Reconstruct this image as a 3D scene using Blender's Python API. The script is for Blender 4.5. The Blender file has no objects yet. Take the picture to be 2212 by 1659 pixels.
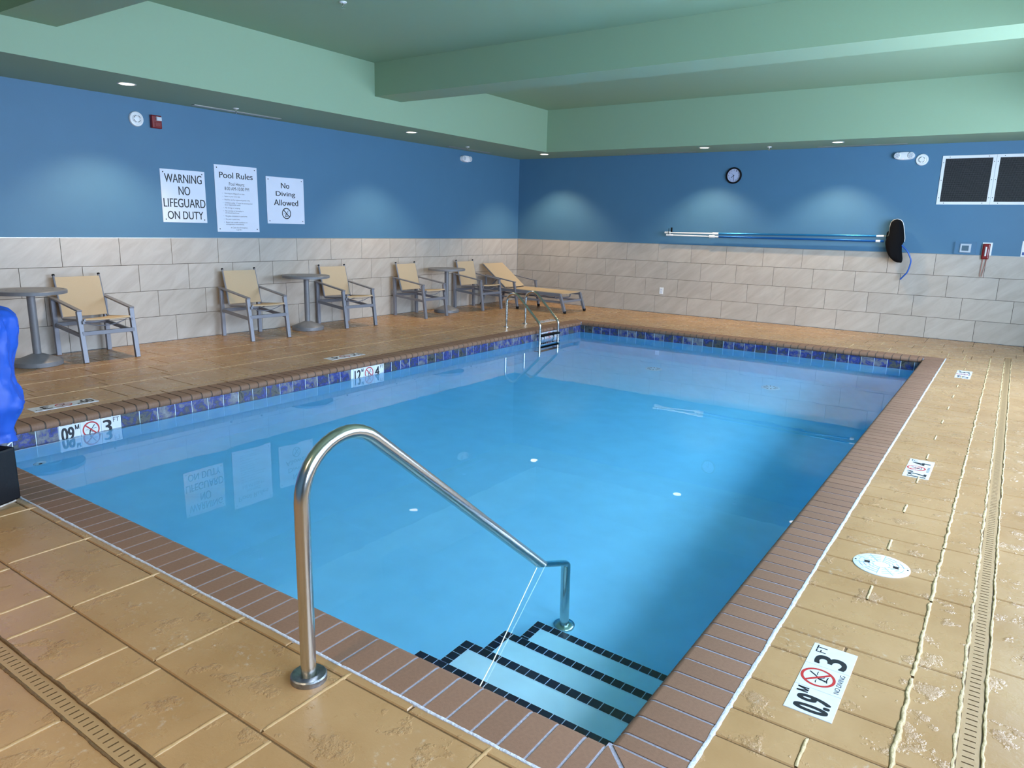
import bpy, bmesh, math, random
from mathutils import Vector, Matrix, noise

random.seed(7)
C = bpy.context.scene.collection
SC = bpy.context.scene
PI = math.pi

# ------------------------------------------------------------------ camera
cam_d = bpy.data.cameras.new('camera')
cam = bpy.data.objects.new('camera', cam_d)
C.objects.link(cam)
a, b, c = 1.35457, -0.02461, 0.60848
R = Matrix.Rotation(c, 3, 'Z') @ Matrix.Rotation(b, 3, 'Y') @ Matrix.Rotation(a, 3, 'X')
cam.matrix_world = Matrix.Translation((8.25342, -12.05711, 1.44219)) @ R.to_4x4()
cam_d.sensor_fit = 'HORIZONTAL'
cam_d.sensor_width = 36
cam_d.lens = 36 * 1544.776 / 2212
cam_d.clip_start = 0.05
SC.camera = cam

# ------------------------------------------------------------------ world, daylight, exposure
W = bpy.data.worlds.new('sky')
SC.world = W
W.use_nodes = True
bg = W.node_tree.nodes['Background']
bg.inputs[0].default_value = (0.72, 0.85, 1.0, 1)
bg.inputs[1].default_value = 1.0
XR = 9.6                                      # right wall with the windows
WINDOWS = [(-12.0, -9.3), (-8.8, -5.8), (-5.4, -2.2)]
WIN_Z = (0.95, 2.60)
WIN_POWER = 142                               # watts per metre of window
for y0, y1 in WINDOWS:                        # daylight entering by the windows of the right wall
    ld = bpy.data.lights.new('window_daylight', 'AREA')
    ld.shape = 'RECTANGLE'
    ld.size = y1 - y0
    ld.size_y = WIN_Z[1] - WIN_Z[0]
    ld.energy = WIN_POWER * (y1 - y0) * {-12.0: .8, -8.8: 1.0, -5.4: 1.25}[y0]
    ld.color = (0.60, 0.76, 1.0)
    ld.cycles.is_caustics_light = False
    lo = bpy.data.objects.new('window_daylight', ld)
    lo.matrix_world = Matrix(((0, 0, 1, XR + .06), (1, 0, 0, (y0 + y1) / 2), (0, 1, 0, sum(WIN_Z) / 2), (0, 0, 0, 1)))
    C.objects.link(lo)
SPOT_POWER = 235
vs = SC.view_settings
vs.view_transform = 'Standard'
vs.look = 'None'
vs.gamma = 1
vs.exposure = -0.42
vs.use_curve_mapping = False
SC.cycles.max_bounces = 14
SC.cycles.diffuse_bounces = 6
SC.cycles.glossy_bounces = 4
SC.cycles.transmission_bounces = 8
SC.cycles.sample_clamp_indirect = 60
SC.cycles.blur_glossy = 0.0

# ------------------------------------------------------------------ materials
MATS = {}


def srgb(r, g, b):
    f = lambda v: ((v / 255 + 0.055) / 1.055) ** 2.4 if v > 10 else v / 255 / 12.92
    return (f(r), f(g), f(b), 1)


def mat(name, col, rough=0.5, metal=0.0, spec=0.5, noise_amt=0.0, noise_scale=8, bump=0.0, bump_scale=40, rand=0.0, **kw):
    m = bpy.data.materials.new(name)
    m.use_nodes = True
    nt = m.node_tree
    p = nt.nodes['Principled BSDF']
    p.inputs['Base Color'].default_value = col
    p.inputs['Roughness'].default_value = rough
    p.inputs['Metallic'].default_value = metal
    p.inputs['Specular IOR Level'].default_value = spec
    for k, v in kw.items():
        p.inputs[k].default_value = v
    out = None
    if noise_amt or rand:
        tc = nt.nodes.new('ShaderNodeTexCoord')
        n = nt.nodes.new('ShaderNodeTexNoise')
        n.inputs['Scale'].default_value = noise_scale
        n.inputs['Detail'].default_value = 6
        nt.links.new(tc.outputs['Object'], n.inputs['Vector'])
        hv = nt.nodes.new('ShaderNodeHueSaturation')
        hv.inputs['Color'].default_value = col
        mr = nt.nodes.new('ShaderNodeMapRange')
        mr.inputs['From Min'].default_value = 0.3
        mr.inputs['From Max'].default_value = 0.7
        mr.inputs['To Min'].default_value = 1 - noise_amt
        mr.inputs['To Max'].default_value = 1 + noise_amt
        nt.links.new(n.outputs['Fac'], mr.inputs['Value'])
        last = mr.outputs[0]
        if rand:
            oi = nt.nodes.new('ShaderNodeObjectInfo')
            mr2 = nt.nodes.new('ShaderNodeMapRange')
            mr2.inputs['To Min'].default_value = 1 - rand
            mr2.inputs['To Max'].default_value = 1 + rand
            nt.links.new(oi.outputs['Random'], mr2.inputs['Value'])
            mu = nt.nodes.new('ShaderNodeMath')
            mu.operation = 'MULTIPLY'
            nt.links.new(last, mu.inputs[0])
            nt.links.new(mr2.outputs[0], mu.inputs[1])
            last = mu.outputs[0]
        nt.links.new(last, hv.inputs['Value'])
        nt.links.new(hv.outputs[0], p.inputs['Base Color'])
    if bump:
        tc = nt.nodes.new('ShaderNodeTexCoord')
        n = nt.nodes.new('ShaderNodeTexNoise')
        n.inputs['Scale'].default_value = bump_scale
        n.inputs['Detail'].default_value = 4
        nt.links.new(tc.outputs['Object'], n.inputs['Vector'])
        bp = nt.nodes.new('ShaderNodeBump')
        bp.inputs['Strength'].default_value = bump
        bp.inputs['Distance'].default_value = 0.01
        nt.links.new(n.outputs['Fac'], bp.inputs['Height'])
        nt.links.new(bp.outputs[0], p.inputs['Normal'])
    MATS[name] = m
    return m


M_blue = mat('blue_wall_paint', srgb(71, 115, 146), 0.55, bump=0.08, bump_scale=120, noise_amt=0.02, noise_scale=3)
M_green = mat('green_ceiling_paint', srgb(138, 164, 136), 0.6, bump=0.06, bump_scale=120)
M_white = mat('white_plastic', srgb(228, 230, 232), 0.35)
M_signw = mat('white_sign_board', srgb(214, 220, 236), 0.4, noise_amt=0.02, noise_scale=5)
M_black = mat('black_print', srgb(14, 15, 24), 0.5)
M_red = mat('red_print', srgb(176, 36, 34), 0.5)
M_redp = mat('dark_red_plastic', srgb(120, 10, 14), 0.3)
M_clear = mat('clear_lens', srgb(205, 212, 220), 0.12, spec=0.8)
M_chrome = mat('brushed_stainless', srgb(205, 202, 196), 0.22, 1.0, bump=0.02, bump_scale=300)
M_dull = mat('dull_stainless', srgb(150, 152, 158), 0.38, 1.0, noise_amt=0.25, noise_scale=60, bump=0.1, bump_scale=200)
M_frame = mat('grey_powder_coat', srgb(128, 129, 138), 0.42, 0.25)
M_table = mat('grey_table_enamel', srgb(122, 122, 126), 0.42, 0.1, noise_amt=0.05, noise_scale=30)
M_sling = mat('beige_sling_mesh', srgb(188, 166, 136), 0.75, bump=0.25, bump_scale=500, noise_amt=0.03, noise_scale=200)
M_rubber = mat('black_rubber', srgb(12, 12, 14), 0.7, spec=0.15)
M_dark = mat('dark_cavity', srgb(10, 10, 11), 0.9)
M_blackbox = mat('black_box_enamel', srgb(10, 11, 18), 0.45, spec=0.3, bump=0.1, bump_scale=90)
M_rust = mat('chipped_white_rust', srgb(190, 180, 168), 0.8, noise_amt=0.6, noise_scale=40)
M_vinyl = mat('blue_vinyl_sheet', srgb(36, 82, 182), 0.45, spec=0.35)
M_brick = mat('brown_coping_brick', srgb(134, 102, 83), 0.6, spec=0.2, noise_amt=0.07, noise_scale=90, rand=0.06, bump=0.12, bump_scale=250)
M_grout = mat('grey_grout', srgb(150, 150, 164), 0.85, noise_amt=0.12, noise_scale=120, bump=0.4, bump_scale=150)
M_grout_brown = mat('brown_shaded_grout', srgb(84, 72, 64), 0.85, noise_amt=0.12, noise_scale=120, bump=0.4, bump_scale=150)  # left and far joints: recess shade put into the colour, plus less efflorescence
M_caulk = mat('white_caulk', srgb(196, 198, 210), 0.7, noise_amt=0.15, noise_scale=70, bump=0.5, bump_scale=120)
M_wgrout = mat('dark_wall_grout', srgb(66, 60, 56), 0.9)
M_trimstrip = mat('metal_edge_strip', srgb(190, 188, 182), 0.3, 0.8)
M_tgrout = mat('pale_pool_grout', srgb(212, 228, 236), 0.7)
M_stepblack = mat('navy_step_tile', srgb(14, 18, 44), 0.2)
M_plaster = mat('pale_blue_plaster', srgb(184, 224, 242), 0.8, noise_amt=0.04, noise_scale=5)
M_treads = mat('pale_step_plaster', srgb(214, 236, 238), 0.8, noise_amt=0.05, noise_scale=9)
M_ridge = mat('worn_cream_ridge', srgb(190, 166, 124), 0.5, noise_amt=0.1, noise_scale=30, bump=0.5, bump_scale=90)
M_drain = mat('tan_drain_cover', srgb(164, 132, 92), 0.45, bump=0.1, bump_scale=80)
M_pblue = mat('anodised_blue_pole', srgb(44, 130, 190), 0.28, 0.65)
M_net = mat('black_netting', srgb(4, 4, 8), 0.85, spec=0.2, bump=0.3, bump_scale=300)
M_cord = mat('coiled_cord', srgb(176, 96, 78), 0.5)
M_tubeblue = mat('blue_bumper_tube', srgb(44, 92, 176), 0.35)
M_lcd = mat('grey_green_lcd', srgb(86, 98, 96), 0.2)
M_face = mat('clock_face', srgb(176, 184, 214), 0.4)
M_clearcover = mat('clear_acrylic', srgb(120, 160, 196), 0.08, spec=0.6, Alpha=0.14)
M_mark = mat('white_marker_tile', srgb(206, 210, 218), 0.3, noise_amt=0.05, noise_scale=25)
M_lid = mat('white_skimmer_lid', srgb(222, 232, 240), 0.4, noise_amt=0.02)
M_rope = mat('pale_cord', srgb(236, 236, 210), 0.6)


def emit_mat(name, col, strength):
    m = bpy.data.materials.new(name)
    m.use_nodes = True
    nt = m.node_tree
    p = nt.nodes['Principled BSDF']
    p.inputs['Emission Color'].default_value = col
    p.inputs['Emission Strength'].default_value = strength
    return m


M_lens = emit_mat('lit_downlight_lens', (1.0, 0.86, 0.62, 1), 7)
M_led = emit_mat('lit_red_indicator', (1.0, 0.25, 0.2, 1), 1.5)


def nodes_of(m):
    return m.node_tree.nodes, m.node_tree.links


def tile_mat(name, base, vein, amt):
    m = bpy.data.materials.new(name)
    m.use_nodes = True
    N, L = nodes_of(m)
    p = N['Principled BSDF']
    p.inputs['Roughness'].default_value = 0.42
    tc = N.new('ShaderNodeTexCoord')
    oi = N.new('ShaderNodeObjectInfo')
    ad = N.new('ShaderNodeVectorMath')
    ad.operation = 'ADD'
    sc = N.new('ShaderNodeVectorMath')
    sc.operation = 'SCALE'
    sc.inputs['Scale'].default_value = 40
    cx = N.new('ShaderNodeCombineXYZ')
    L.new(oi.outputs['Random'], cx.inputs[0])
    L.new(oi.outputs['Random'], cx.inputs[2])
    L.new(cx.outputs[0], sc.inputs[0])
    mp = N.new('ShaderNodeMapping')
    mp.inputs['Rotation'].default_value = (0, 0, math.radians(38))
    mp.vector_type = 'TEXTURE'
    mp.inputs['Scale'].default_value = (.9, .22, 1.0)
    L.new(tc.outputs['Object'], mp.inputs[0])
    L.new(mp.outputs[0], ad.inputs[0])
    L.new(sc.outputs[0], ad.inputs[1])
    n = N.new('ShaderNodeTexNoise')
    n.inputs['Scale'].default_value = 2.2
    n.inputs['Detail'].default_value = 8
    n.inputs['Roughness'].default_value = 0.6
    n.inputs['Distortion'].default_value = 0.6
    L.new(ad.outputs[0], n.inputs['Vector'])
    cr = N.new('ShaderNodeValToRGB')
    cr.color_ramp.elements[0].position = 0.32
    cr.color_ramp.elements[0].color = base
    cr.color_ramp.elements[1].position = 0.72
    cr.color_ramp.elements[1].color = vein
    L.new(n.outputs['Fac'], cr.inputs[0])
    hv = N.new('ShaderNodeHueSaturation')
    mr = N.new('ShaderNodeMapRange')
    mr.inputs['To Min'].default_value = 1 - amt
    mr.inputs['To Max'].default_value = 1 + amt
    L.new(oi.outputs['Random'], mr.inputs['Value'])
    L.new(mr.outputs[0], hv.inputs['Value'])
    L.new(cr.outputs[0], hv.inputs['Color'])
    L.new(hv.outputs[0], p.inputs['Base Color'])
    return m


M_walltile = tile_mat('stone_look_wall_tile', srgb(172, 161, 150), srgb(190, 181, 171), 0.03)


def pooltile_mat():
    m = bpy.data.materials.new('mottled_blue_glazed_tile')
    m.use_nodes = True
    N, L = nodes_of(m)
    p = N['Principled BSDF']
    p.inputs['Roughness'].default_value = 0.28
    p.inputs['Specular IOR Level'].default_value = 0.3
    tc = N.new('ShaderNodeTexCoord')
    oi = N.new('ShaderNodeObjectInfo')
    cx = N.new('ShaderNodeCombineXYZ')
    mu = N.new('ShaderNodeMath')
    mu.operation = 'MULTIPLY'
    mu.inputs[1].default_value = 50
    L.new(oi.outputs['Random'], mu.inputs[0])
    L.new(mu.outputs[0], cx.inputs[0])
    L.new(mu.outputs[0], cx.inputs[1])
    ad = N.new('ShaderNodeVectorMath')
    L.new(tc.outputs['Object'], ad.inputs[0])
    L.new(cx.outputs[0], ad.inputs[1])
    mp = N.new('ShaderNodeMapping')
    mp.inputs['Scale'].default_value = (1, 1, 2.2)
    L.new(ad.outputs[0], mp.inputs[0])
    n = N.new('ShaderNodeTexNoise')
    n.inputs['Scale'].default_value = 9
    n.inputs['Detail'].default_value = 9
    n.inputs['Roughness'].default_value = 0.72
    n.inputs['Distortion'].default_value = 0.4
    L.new(mp.outputs[0], n.inputs['Vector'])
    cr = N.new('ShaderNodeValToRGB')
    e = cr.color_ramp.elements
    e[0].position = 0.30
    e[0].color = srgb(24, 30, 36)
    e[1].position = 0.72
    e[1].color = srgb(132, 134, 138)
    for pos, col in ((0.40, srgb(84, 84, 76)), (0.46, srgb(46, 52, 80)), (0.51, srgb(40, 54, 132)), (0.57, srgb(96, 98, 108))):
        q = e.new(pos)
        q.color = col
    sh = N.new('ShaderNodeMapRange')
    sh.inputs['To Min'].default_value = -.09
    sh.inputs['To Max'].default_value = .09
    L.new(oi.outputs['Random'], sh.inputs['Value'])
    sm = N.new('ShaderNodeMath')
    L.new(n.outputs['Fac'], sm.inputs[0])
    L.new(sh.outputs[0], sm.inputs[1])
    L.new(sm.outputs[0], cr.inputs[0])
    L.new(cr.outputs[0], p.inputs['Base Color'])
    return m


M_pooltile = pooltile_mat()


def deck_mat():
    m = bpy.data.materials.new('tan_stamped_concrete')
    m.use_nodes = True
    N, L = nodes_of(m)
    p = N['Principled BSDF']
    tc = N.new('ShaderNodeNewGeometry')
    P = tc.outputs['Position']

    def nz(scale, detail=5, rough=0.55, dist=0.0):
        n = N.new('ShaderNodeTexNoise')
        n.inputs['Scale'].default_value = scale
        n.inputs['Detail'].default_value = detail
        n.inputs['Roughness'].default_value = rough
        n.inputs['Distortion'].default_value = dist
        L.new(P, n.inputs['Vector'])
        return n.outputs['Fac']

    def rng(v, a0, a1, b0, b1):
        r = N.new('ShaderNodeMapRange')
        r.inputs['From Min'].default_value = a0
        r.inputs['From Max'].default_value = a1
        r.inputs['To Min'].default_value = b0
        r.inputs['To Max'].default_value = b1
        L.new(v, r.inputs['Value'])
        return r.outputs[0]

    def math_(op, x, y):
        q = N.new('ShaderNodeMath')
        q.operation = op
        for i, v in enumerate((x, y)):
            if isinstance(v, (int, float)):
                q.inputs[i].default_value = v
            else:
                L.new(v, q.inputs[i])
        return q.outputs[0]
    # colour: tan paint with paler rubbed places and white scuffs
    mix = N.new('ShaderNodeMix')
    mix.data_type = 'RGBA'
    mix.inputs['A'].default_value = srgb(162, 124, 82)
    mix.inputs['B'].default_value = srgb(176, 139, 97)
    L.new(rng(nz(2.3), .35, .65, 0, 1), mix.inputs['Factor'])
    mix2 = N.new('ShaderNodeMix')
    mix2.data_type = 'RGBA'
    mix2.inputs['B'].default_value = srgb(214, 208, 196)
    L.new(mix.outputs['Result'], mix2.inputs['A'])
    scuff = math_('MULTIPLY', rng(nz(3.1, 3), .55, .72, 0, 1), rng(nz(38, 6, .7), .55, .68, 0, .8))
    L.new(scuff, mix2.inputs['Factor'])
    L.new(mix2.outputs['Result'], p.inputs['Base Color'])
    L.new(rng(nz(6), .3, .7, .22, .36), p.inputs['Roughness'])
    # relief: smooth slate with rough broken patches and splits
    patch = rng(nz(7.5, 5, .6), .57, .65, 0, 1)
    fine = nz(190, 4, .6)
    mid = nz(72, 7, .7)
    h = math_('ADD', math_('MULTIPLY', patch, math_('ADD', math_('MULTIPLY', mid, .6), math_('MULTIPLY', fine, .6))),
              math_('ADD', math_('MULTIPLY', nz(9, 4, .55), .35), math_('MULTIPLY', nz(60, 5, .7), .16)))
    bp = N.new('ShaderNodeBump')
    bp.inputs['Strength'].default_value = 0.6
    bp.inputs['Distance'].default_value = 0.008
    L.new(h, bp.inputs['Height'])
    L.new(bp.outputs[0], p.inputs['Normal'])
    return m


M_deck = deck_mat()
M_bead = mat('tan_painted_ridge', srgb(180, 146, 102), 0.4, noise_amt=0.06, noise_scale=30, bump=0.3, bump_scale=90)
M_joint = mat('deck_joint', srgb(106, 80, 50), 0.6, noise_amt=0.1, noise_scale=60, bump=0.3, bump_scale=120)


def water_mat():
    m = bpy.data.materials.new('pool_water')
    m.use_nodes = True
    N, L = nodes_of(m)
    N.remove(N['Principled BSDF'])
    out = N['Material Output']
    g = N.new('ShaderNodeBsdfGlass')
    g.inputs['IOR'].default_value = 1.333
    g.inputs['Roughness'].default_value = 0
    g.inputs['Color'].default_value = (1, 1, 1, 1)
    tc = N.new('ShaderNodeNewGeometry')
    n = N.new('ShaderNodeTexNoise')
    n.inputs['Scale'].default_value = 1.6
    n.inputs['Detail'].default_value = 2.5
    n.inputs['Distortion'].default_value = 0.5
    L.new(tc.outputs['Position'], n.inputs['Vector'])
    bp = N.new('ShaderNodeBump')
    bp.inputs['Strength'].default_value = 0.06
    bp.inputs['Distance'].default_value = 0.012
    L.new(n.outputs['Fac'], bp.inputs['Height'])
    L.new(bp.outputs[0], g.inputs['Normal'])
    L.new(g.outputs[0], out.inputs['Surface'])
    v = N.new('ShaderNodeVolumeAbsorption')
    v.inputs['Color'].default_value = (0.0, 0.84, 1.0, 1)
    v.inputs['Density'].default_value = 0.33
    L.new(v.outputs[0], out.inputs['Volume'])
    return m


M_water = water_mat()


# ------------------------------------------------------------------ mesh helpers
class MB:
    """collects simple shapes and links them as one mesh object"""

    def __init__(self):
        self.v, self.f, self.m = [], [], []

    def add(self, vs, fs, mi=0):
        o = len(self.v)
        self.v += [tuple(q) for q in vs]
        self.f += [tuple(o + i for i in q) for q in fs]
        self.m += [mi] * len(fs)
        return self

    def box(self, x0, x1, y0, y1, z0, z1, mi=0):
        vs = [(x, y, z) for z in (z0, z1) for y in (y0, y1) for x in (x0, x1)]
        return self.add(vs, [(0, 2, 3, 1), (4, 5, 7, 6), (0, 1, 5, 4), (2, 6, 7, 3), (0, 4, 6, 2), (1, 3, 7, 5)], mi)

    def bar(self, p0, p1, w, h, side=(0, 1, 0), mi=0):
        """rectangular bar from p0 to p1; w along side, h across"""
        p0, p1, s = Vector(p0), Vector(p1), Vector(side).normalized()
        d = (p1 - p0).normalized()
        u = d.cross(s).normalized()
        s = u.cross(d).normalized()
        vs = []
        for q in (p0, p1):
            for i, j in ((-1, -1), (1, -1), (1, 1), (-1, 1)):
                vs.append(q + s * (w / 2 * i) + u * (h / 2 * j))
        return self.add(vs, [(3, 2, 1, 0), (4, 5, 6, 7), (0, 1, 5, 4), (1, 2, 6, 5), (2, 3, 7, 6), (3, 0, 4, 7)], mi)

    def slab(self, x0, x1, y0, y1, z0, z1, ch=0.003, mi=0):
        """box with chamfered top edge"""
        vs = [(x0, y0, z0), (x1, y0, z0), (x1, y1, z0), (x0, y1, z0),
              (x0, y0, z1 - ch), (x1, y0, z1 - ch), (x1, y1, z1 - ch), (x0, y1, z1 - ch),
              (x0 + ch, y0 + ch, z1), (x1 - ch, y0 + ch, z1), (x1 - ch, y1 - ch, z1), (x0 + ch, y1 - ch, z1)]
        fs = [(8, 9, 10, 11)]
        for k in range(4):
            n = (k + 1) % 4
            fs += [(k, n, 4 + n, 4 + k), (4 + k, 4 + n, 8 + n, 8 + k)]
        return self.add(vs, fs, mi)

    def tube(self, path, r, n=14, caps=True, mi=0):
        path = [Vector(q) for q in path]
        rs = r if isinstance(r, (list, tuple)) else [r] * len(path)
        t0 = (path[1] - path[0]).normalized()
        u = t0.orthogonal().normalized()
        vs = []
        for i, q in enumerate(path):
            t = (path[min(i + 1, len(path) - 1)] - path[max(i - 1, 0)]).normalized()
            u = (u - t * u.dot(t)).normalized()
            w = t.cross(u)
            for k in range(n):
                an = 2 * PI * k / n
                vs.append(q + (u * math.cos(an) + w * math.sin(an)) * rs[i])
        fs = []
        for i in range(len(path) - 1):
            for k in range(n):
                k2 = (k + 1) % n
                fs.append((i * n + k, i * n + k2, (i + 1) * n + k2, (i + 1) * n + k))
        if caps:
            fs.append(tuple(range(n - 1, -1, -1)))
            fs.append(tuple((len(path) - 1) * n + k for k in range(n)))
        return self.add(vs, fs, mi)

    def lathe(self, prof, n=32, c=(0, 0, 0), ax=(0, 0, 1), mi=0, cap=True):
        """prof: (radius, height) pairs turned about an axis through c"""
        ax = Vector(ax).normalized()
        u = ax.orthogonal().normalized()
        w = ax.cross(u)
        c = Vector(c)
        vs, fs = [], []
        for r, h in prof:
            for k in range(n):
                an = 2 * PI * k / n
                vs.append(c + ax * h + (u * math.cos(an) + w * math.sin(an)) * r)
        for i in range(len(prof) - 1):
            for k in range(n):
                k2 = (k + 1) % n
                fs.append((i * n + k, i * n + k2, (i + 1) * n + k2, (i + 1) * n + k))
        if cap:
            fs.append(tuple(range(n - 1, -1, -1)))
            fs.append(tuple((len(prof) - 1) * n + k for k in range(n)))
        return self.add(vs, fs, mi)

    def mesh(self, name, mats, smooth=False, bevel=0.0, auto=False):
        me = bpy.data.meshes.new(name)
        me.from_pydata(self.v, [], self.f)
        for m in (mats if isinstance(mats, (list, tuple)) else [mats]):
            me.materials.append(m)
        me.polygons.foreach_set('material_index', self.m)
        bm = bmesh.new()
        bm.from_mesh(me)
        if bevel:
            bmesh.ops.bevel(bm, geom=[e for e in bm.edges if len(e.link_faces) == 2 and e.calc_face_angle(0) > 0.5],
                            offset=bevel, segments=2, affect='EDGES', profile=0.5)
        bmesh.ops.recalc_face_normals(bm, faces=bm.faces)
        if smooth:
            lim = math.radians(40)
            for f in bm.faces:
                f.smooth = True
            for e in bm.edges:
                if len(e.link_faces) == 2 and e.calc_face_angle(0) > lim:
                    e.smooth = False
        bm.to_mesh(me)
        bm.free()
        return me

    def build(self, name, mats, parent=None, smooth=False, bevel=0.0):
        return put(name, self.mesh(name, mats, smooth, bevel), parent)


def put(name, me, parent=None, loc=None):
    o = bpy.data.objects.new(name, me)
    C.objects.link(o)
    if parent is not None:
        o.parent = parent
    if loc is not None:
        o.location = loc
    return o


def thing(name, label, cat, loc=(0, 0, 0), rotz=0.0, group=None, frame=None):
    o = bpy.data.objects.new(name, None)
    o.empty_display_size = 0.1
    C.objects.link(o)
    if frame is not None:
        o.matrix_world = frame
    else:
        o.location = loc
        o.rotation_euler = (0, 0, rotz)
    return tag(o, label, cat, group)


def tag(o, label, cat, group=None):
    o['label'] = label
    o['category'] = cat
    if group:
        o['group'] = group
    return o


def structure(o):
    o['kind'] = 'structure'
    return o


def frame(origin, u, v):
    """matrix with local x = reading direction u, y = up v, z = outward"""
    u, v = Vector(u), Vector(v)
    n = u.cross(v)
    m = Matrix.Identity(4)
    for i, q in enumerate((u, v, n, Vector(origin))):
        for j in range(3):
            m[j][i] = q[j]
    return m


def lwall(y, z, x=0.0):
    return frame((x, y, z), (0, 1, 0), (0, 0, 1))


def bwall(x, z, y=0.0):
    return frame((x, y, z), (1, 0, 0), (0, 0, 1))


def copy_tree(o, parent=None):
    q = o.copy()
    C.objects.link(q)
    if parent is not None:
        q.parent = parent
    for ch in list(o.children):
        copy_tree(ch, q)
    return q


def text_faces(s, x0, x1, y0, y1, z, bold=0.0):
    """flat lettering fitted to a box: (verts, faces)"""
    cu = bpy.data.curves.new('t', 'FONT')
    cu.body = s
    cu.resolution_u = 7
    cu.offset = bold
    ob = bpy.data.objects.new('t', cu)
    me = bpy.data.meshes.new_from_object(ob)
    vs = [q.co.copy() for q in me.vertices]
    fs = [tuple(q.vertices) for q in me.polygons]
    bpy.data.objects.remove(ob)
    bpy.data.curves.remove(cu)
    bpy.data.meshes.remove(me)
    ax0, ax1 = min(q.x for q in vs), max(q.x for q in vs)
    ay0, ay1 = min(q.y for q in vs), max(q.y for q in vs)
    sx = (x1 - x0) / max(ax1 - ax0, 1e-6)
    sy = (y1 - y0) / max(ay1 - ay0, 1e-6)
    return [(x0 + (q.x - ax0) * sx, y0 + (q.y - ay0) * sy, z) for q in vs], fs


def no_dive(mb, cx, cy, r, z, ring=1, figure=0):
    """prohibition ring with a diving figure (flat print)"""
    def stroke(pts, w, mi, dz=0.0):
        for p, q in zip(pts, pts[1:]):
            p, q = Vector((cx + p[0] * r, cy + p[1] * r)), Vector((cx + q[0] * r, cy + q[1] * r))
            d = (q - p).normalized()
            n = Vector((-d.y, d.x)) * w * r / 2
            mb.add([(p.x - n.x, p.y - n.y, z + dz), (q.x - n.x, q.y - n.y, z + dz), (q.x + n.x, q.y + n.y, z + dz), (p.x + n.x, p.y + n.y, z + dz)], [(0, 1, 2, 3)], mi)
    n = 40
    vs, fs = [], []
    for k in range(n):
        an = 2 * PI * k / n
        for rr in (r, r * .83):
            vs.append((cx + rr * math.cos(an), cy + rr * math.sin(an), z))
    for k in range(n):
        k2 = (k + 1) % n
        fs.append((2 * k, 2 * k2, 2 * k2 + 1, 2 * k + 1))
    mb.add(vs, fs, ring)
    stroke([(.44, .56), (.12, .12), (-.14, -.06)], .10, figure, .0001)
    stroke([(-.12, -.04), (-.16, -.34), (-.22, -.5)], .14, figure, .0001)
    stroke([(-.1, -.1), (.08, -.3), (.2, -.34)], .06, figure, .0001)
    stroke([(-.34, -.56), (.0, -.5), (.3, -.54)], .07, figure, .0001)
    stroke([(-.62, .02), (-.45, .06), (-.3, .03)], .045, figure, .0001)
    stroke([(.24, .08), (.45, .12), (.62, .09)], .045, figure, .0001)
    stroke([(-.62, .60), (.62, -.60)], .17, ring, .0002)


# ------------------------------------------------------------------ the room
LW = -0.008          # painted wall faces lie a little behind the tile faces
XMAX, YMIN, YMAX = XR, -14.0, 0.0
WZ = -0.155          # water level
TOP = 3.43
PX0, PX1, PY0, PY1 = 2.715, 7.507, -10.425, -2.135      # inner faces of the pool
CX0, CX1, CY0, CY1 = 2.51, 7.712, -10.615, -1.925       # outer edge of the coping
IX0, IX1, IY0, IY1 = 2.735, 7.487, -10.405, -2.155      # inner edge of the coping

wl = MB().box(LW - .15, LW, YMIN - .15, YMAX + .15, -.3, 3.6).build('wall_left', M_blue)
structure(wl)
wb = MB().box(LW, XMAX + .15, -LW, -LW + .15, -.3, 3.6).build('wall_back', M_blue)
structure(wb)
wn = MB().box(LW - .15, XMAX + .15, YMIN - .15, YMIN, -.3, 3.6).build('wall_near', M_blue)
structure(wn)
mb = MB()
ys = [YMIN] + [q for w_ in WINDOWS for q in w_] + [YMAX + .15]
for i in range(0, len(ys), 2):
    mb.box(XR, XR + .15, ys[i], ys[i + 1], -.3, 3.6)
for y0, y1 in WINDOWS:
    mb.box(XR, XR + .15, y0, y1, -.3, WIN_Z[0])
    mb.box(XR, XR + .15, y0, y1, WIN_Z[1], 3.6)
wr = mb.build('wall_right', M_blue)
structure(wr)
for i, (y0, y1) in enumerate(WINDOWS):
    mb = MB()
    for q in (y0, (y0 + y1) / 2 - .025, y1 - .05):
        mb.box(XR - .01, XR + .05, q, q + .05, *WIN_Z)
    for z in (WIN_Z[0], WIN_Z[1] - .05):
        mb.box(XR - .01, XR + .05, y0, y1, z, z + .05)
    structure(mb.build('window_%d' % (i + 1), M_white))

ceil = MB().box(LW, XMAX, YMIN, -LW, TOP, TOP + .15).build('ceiling', M_green)
structure(ceil)
SOF = 2.735
MB().box(LW, 1.22, YMIN, -LW, SOF, TOP).build('soffit', M_green, ceil)
MB().box(1.22, XMAX, -.96, -LW, SOF, TOP).build('soffit', M_green, ceil)
MB().box(8.8, XMAX, YMIN, -.96, SOF, TOP).build('soffit', M_green, ceil)
MB().box(1.22, 8.8, YMIN, -12.3, SOF, TOP).build('soffit', M_green, ceil)
MB().box(1.22, 8.8, -5.10, -4.62, 3.03, TOP).build('beam', M_green, ceil)
MB().box(1.22, 8.8, -9.31, -8.86, 3.02, TOP).build('beam', M_green, ceil)

# wall tiles: four courses of stone-look tile on each wall, staggered in steps
TW, TH, G = 0.610, 0.30341, 0.0045


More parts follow.
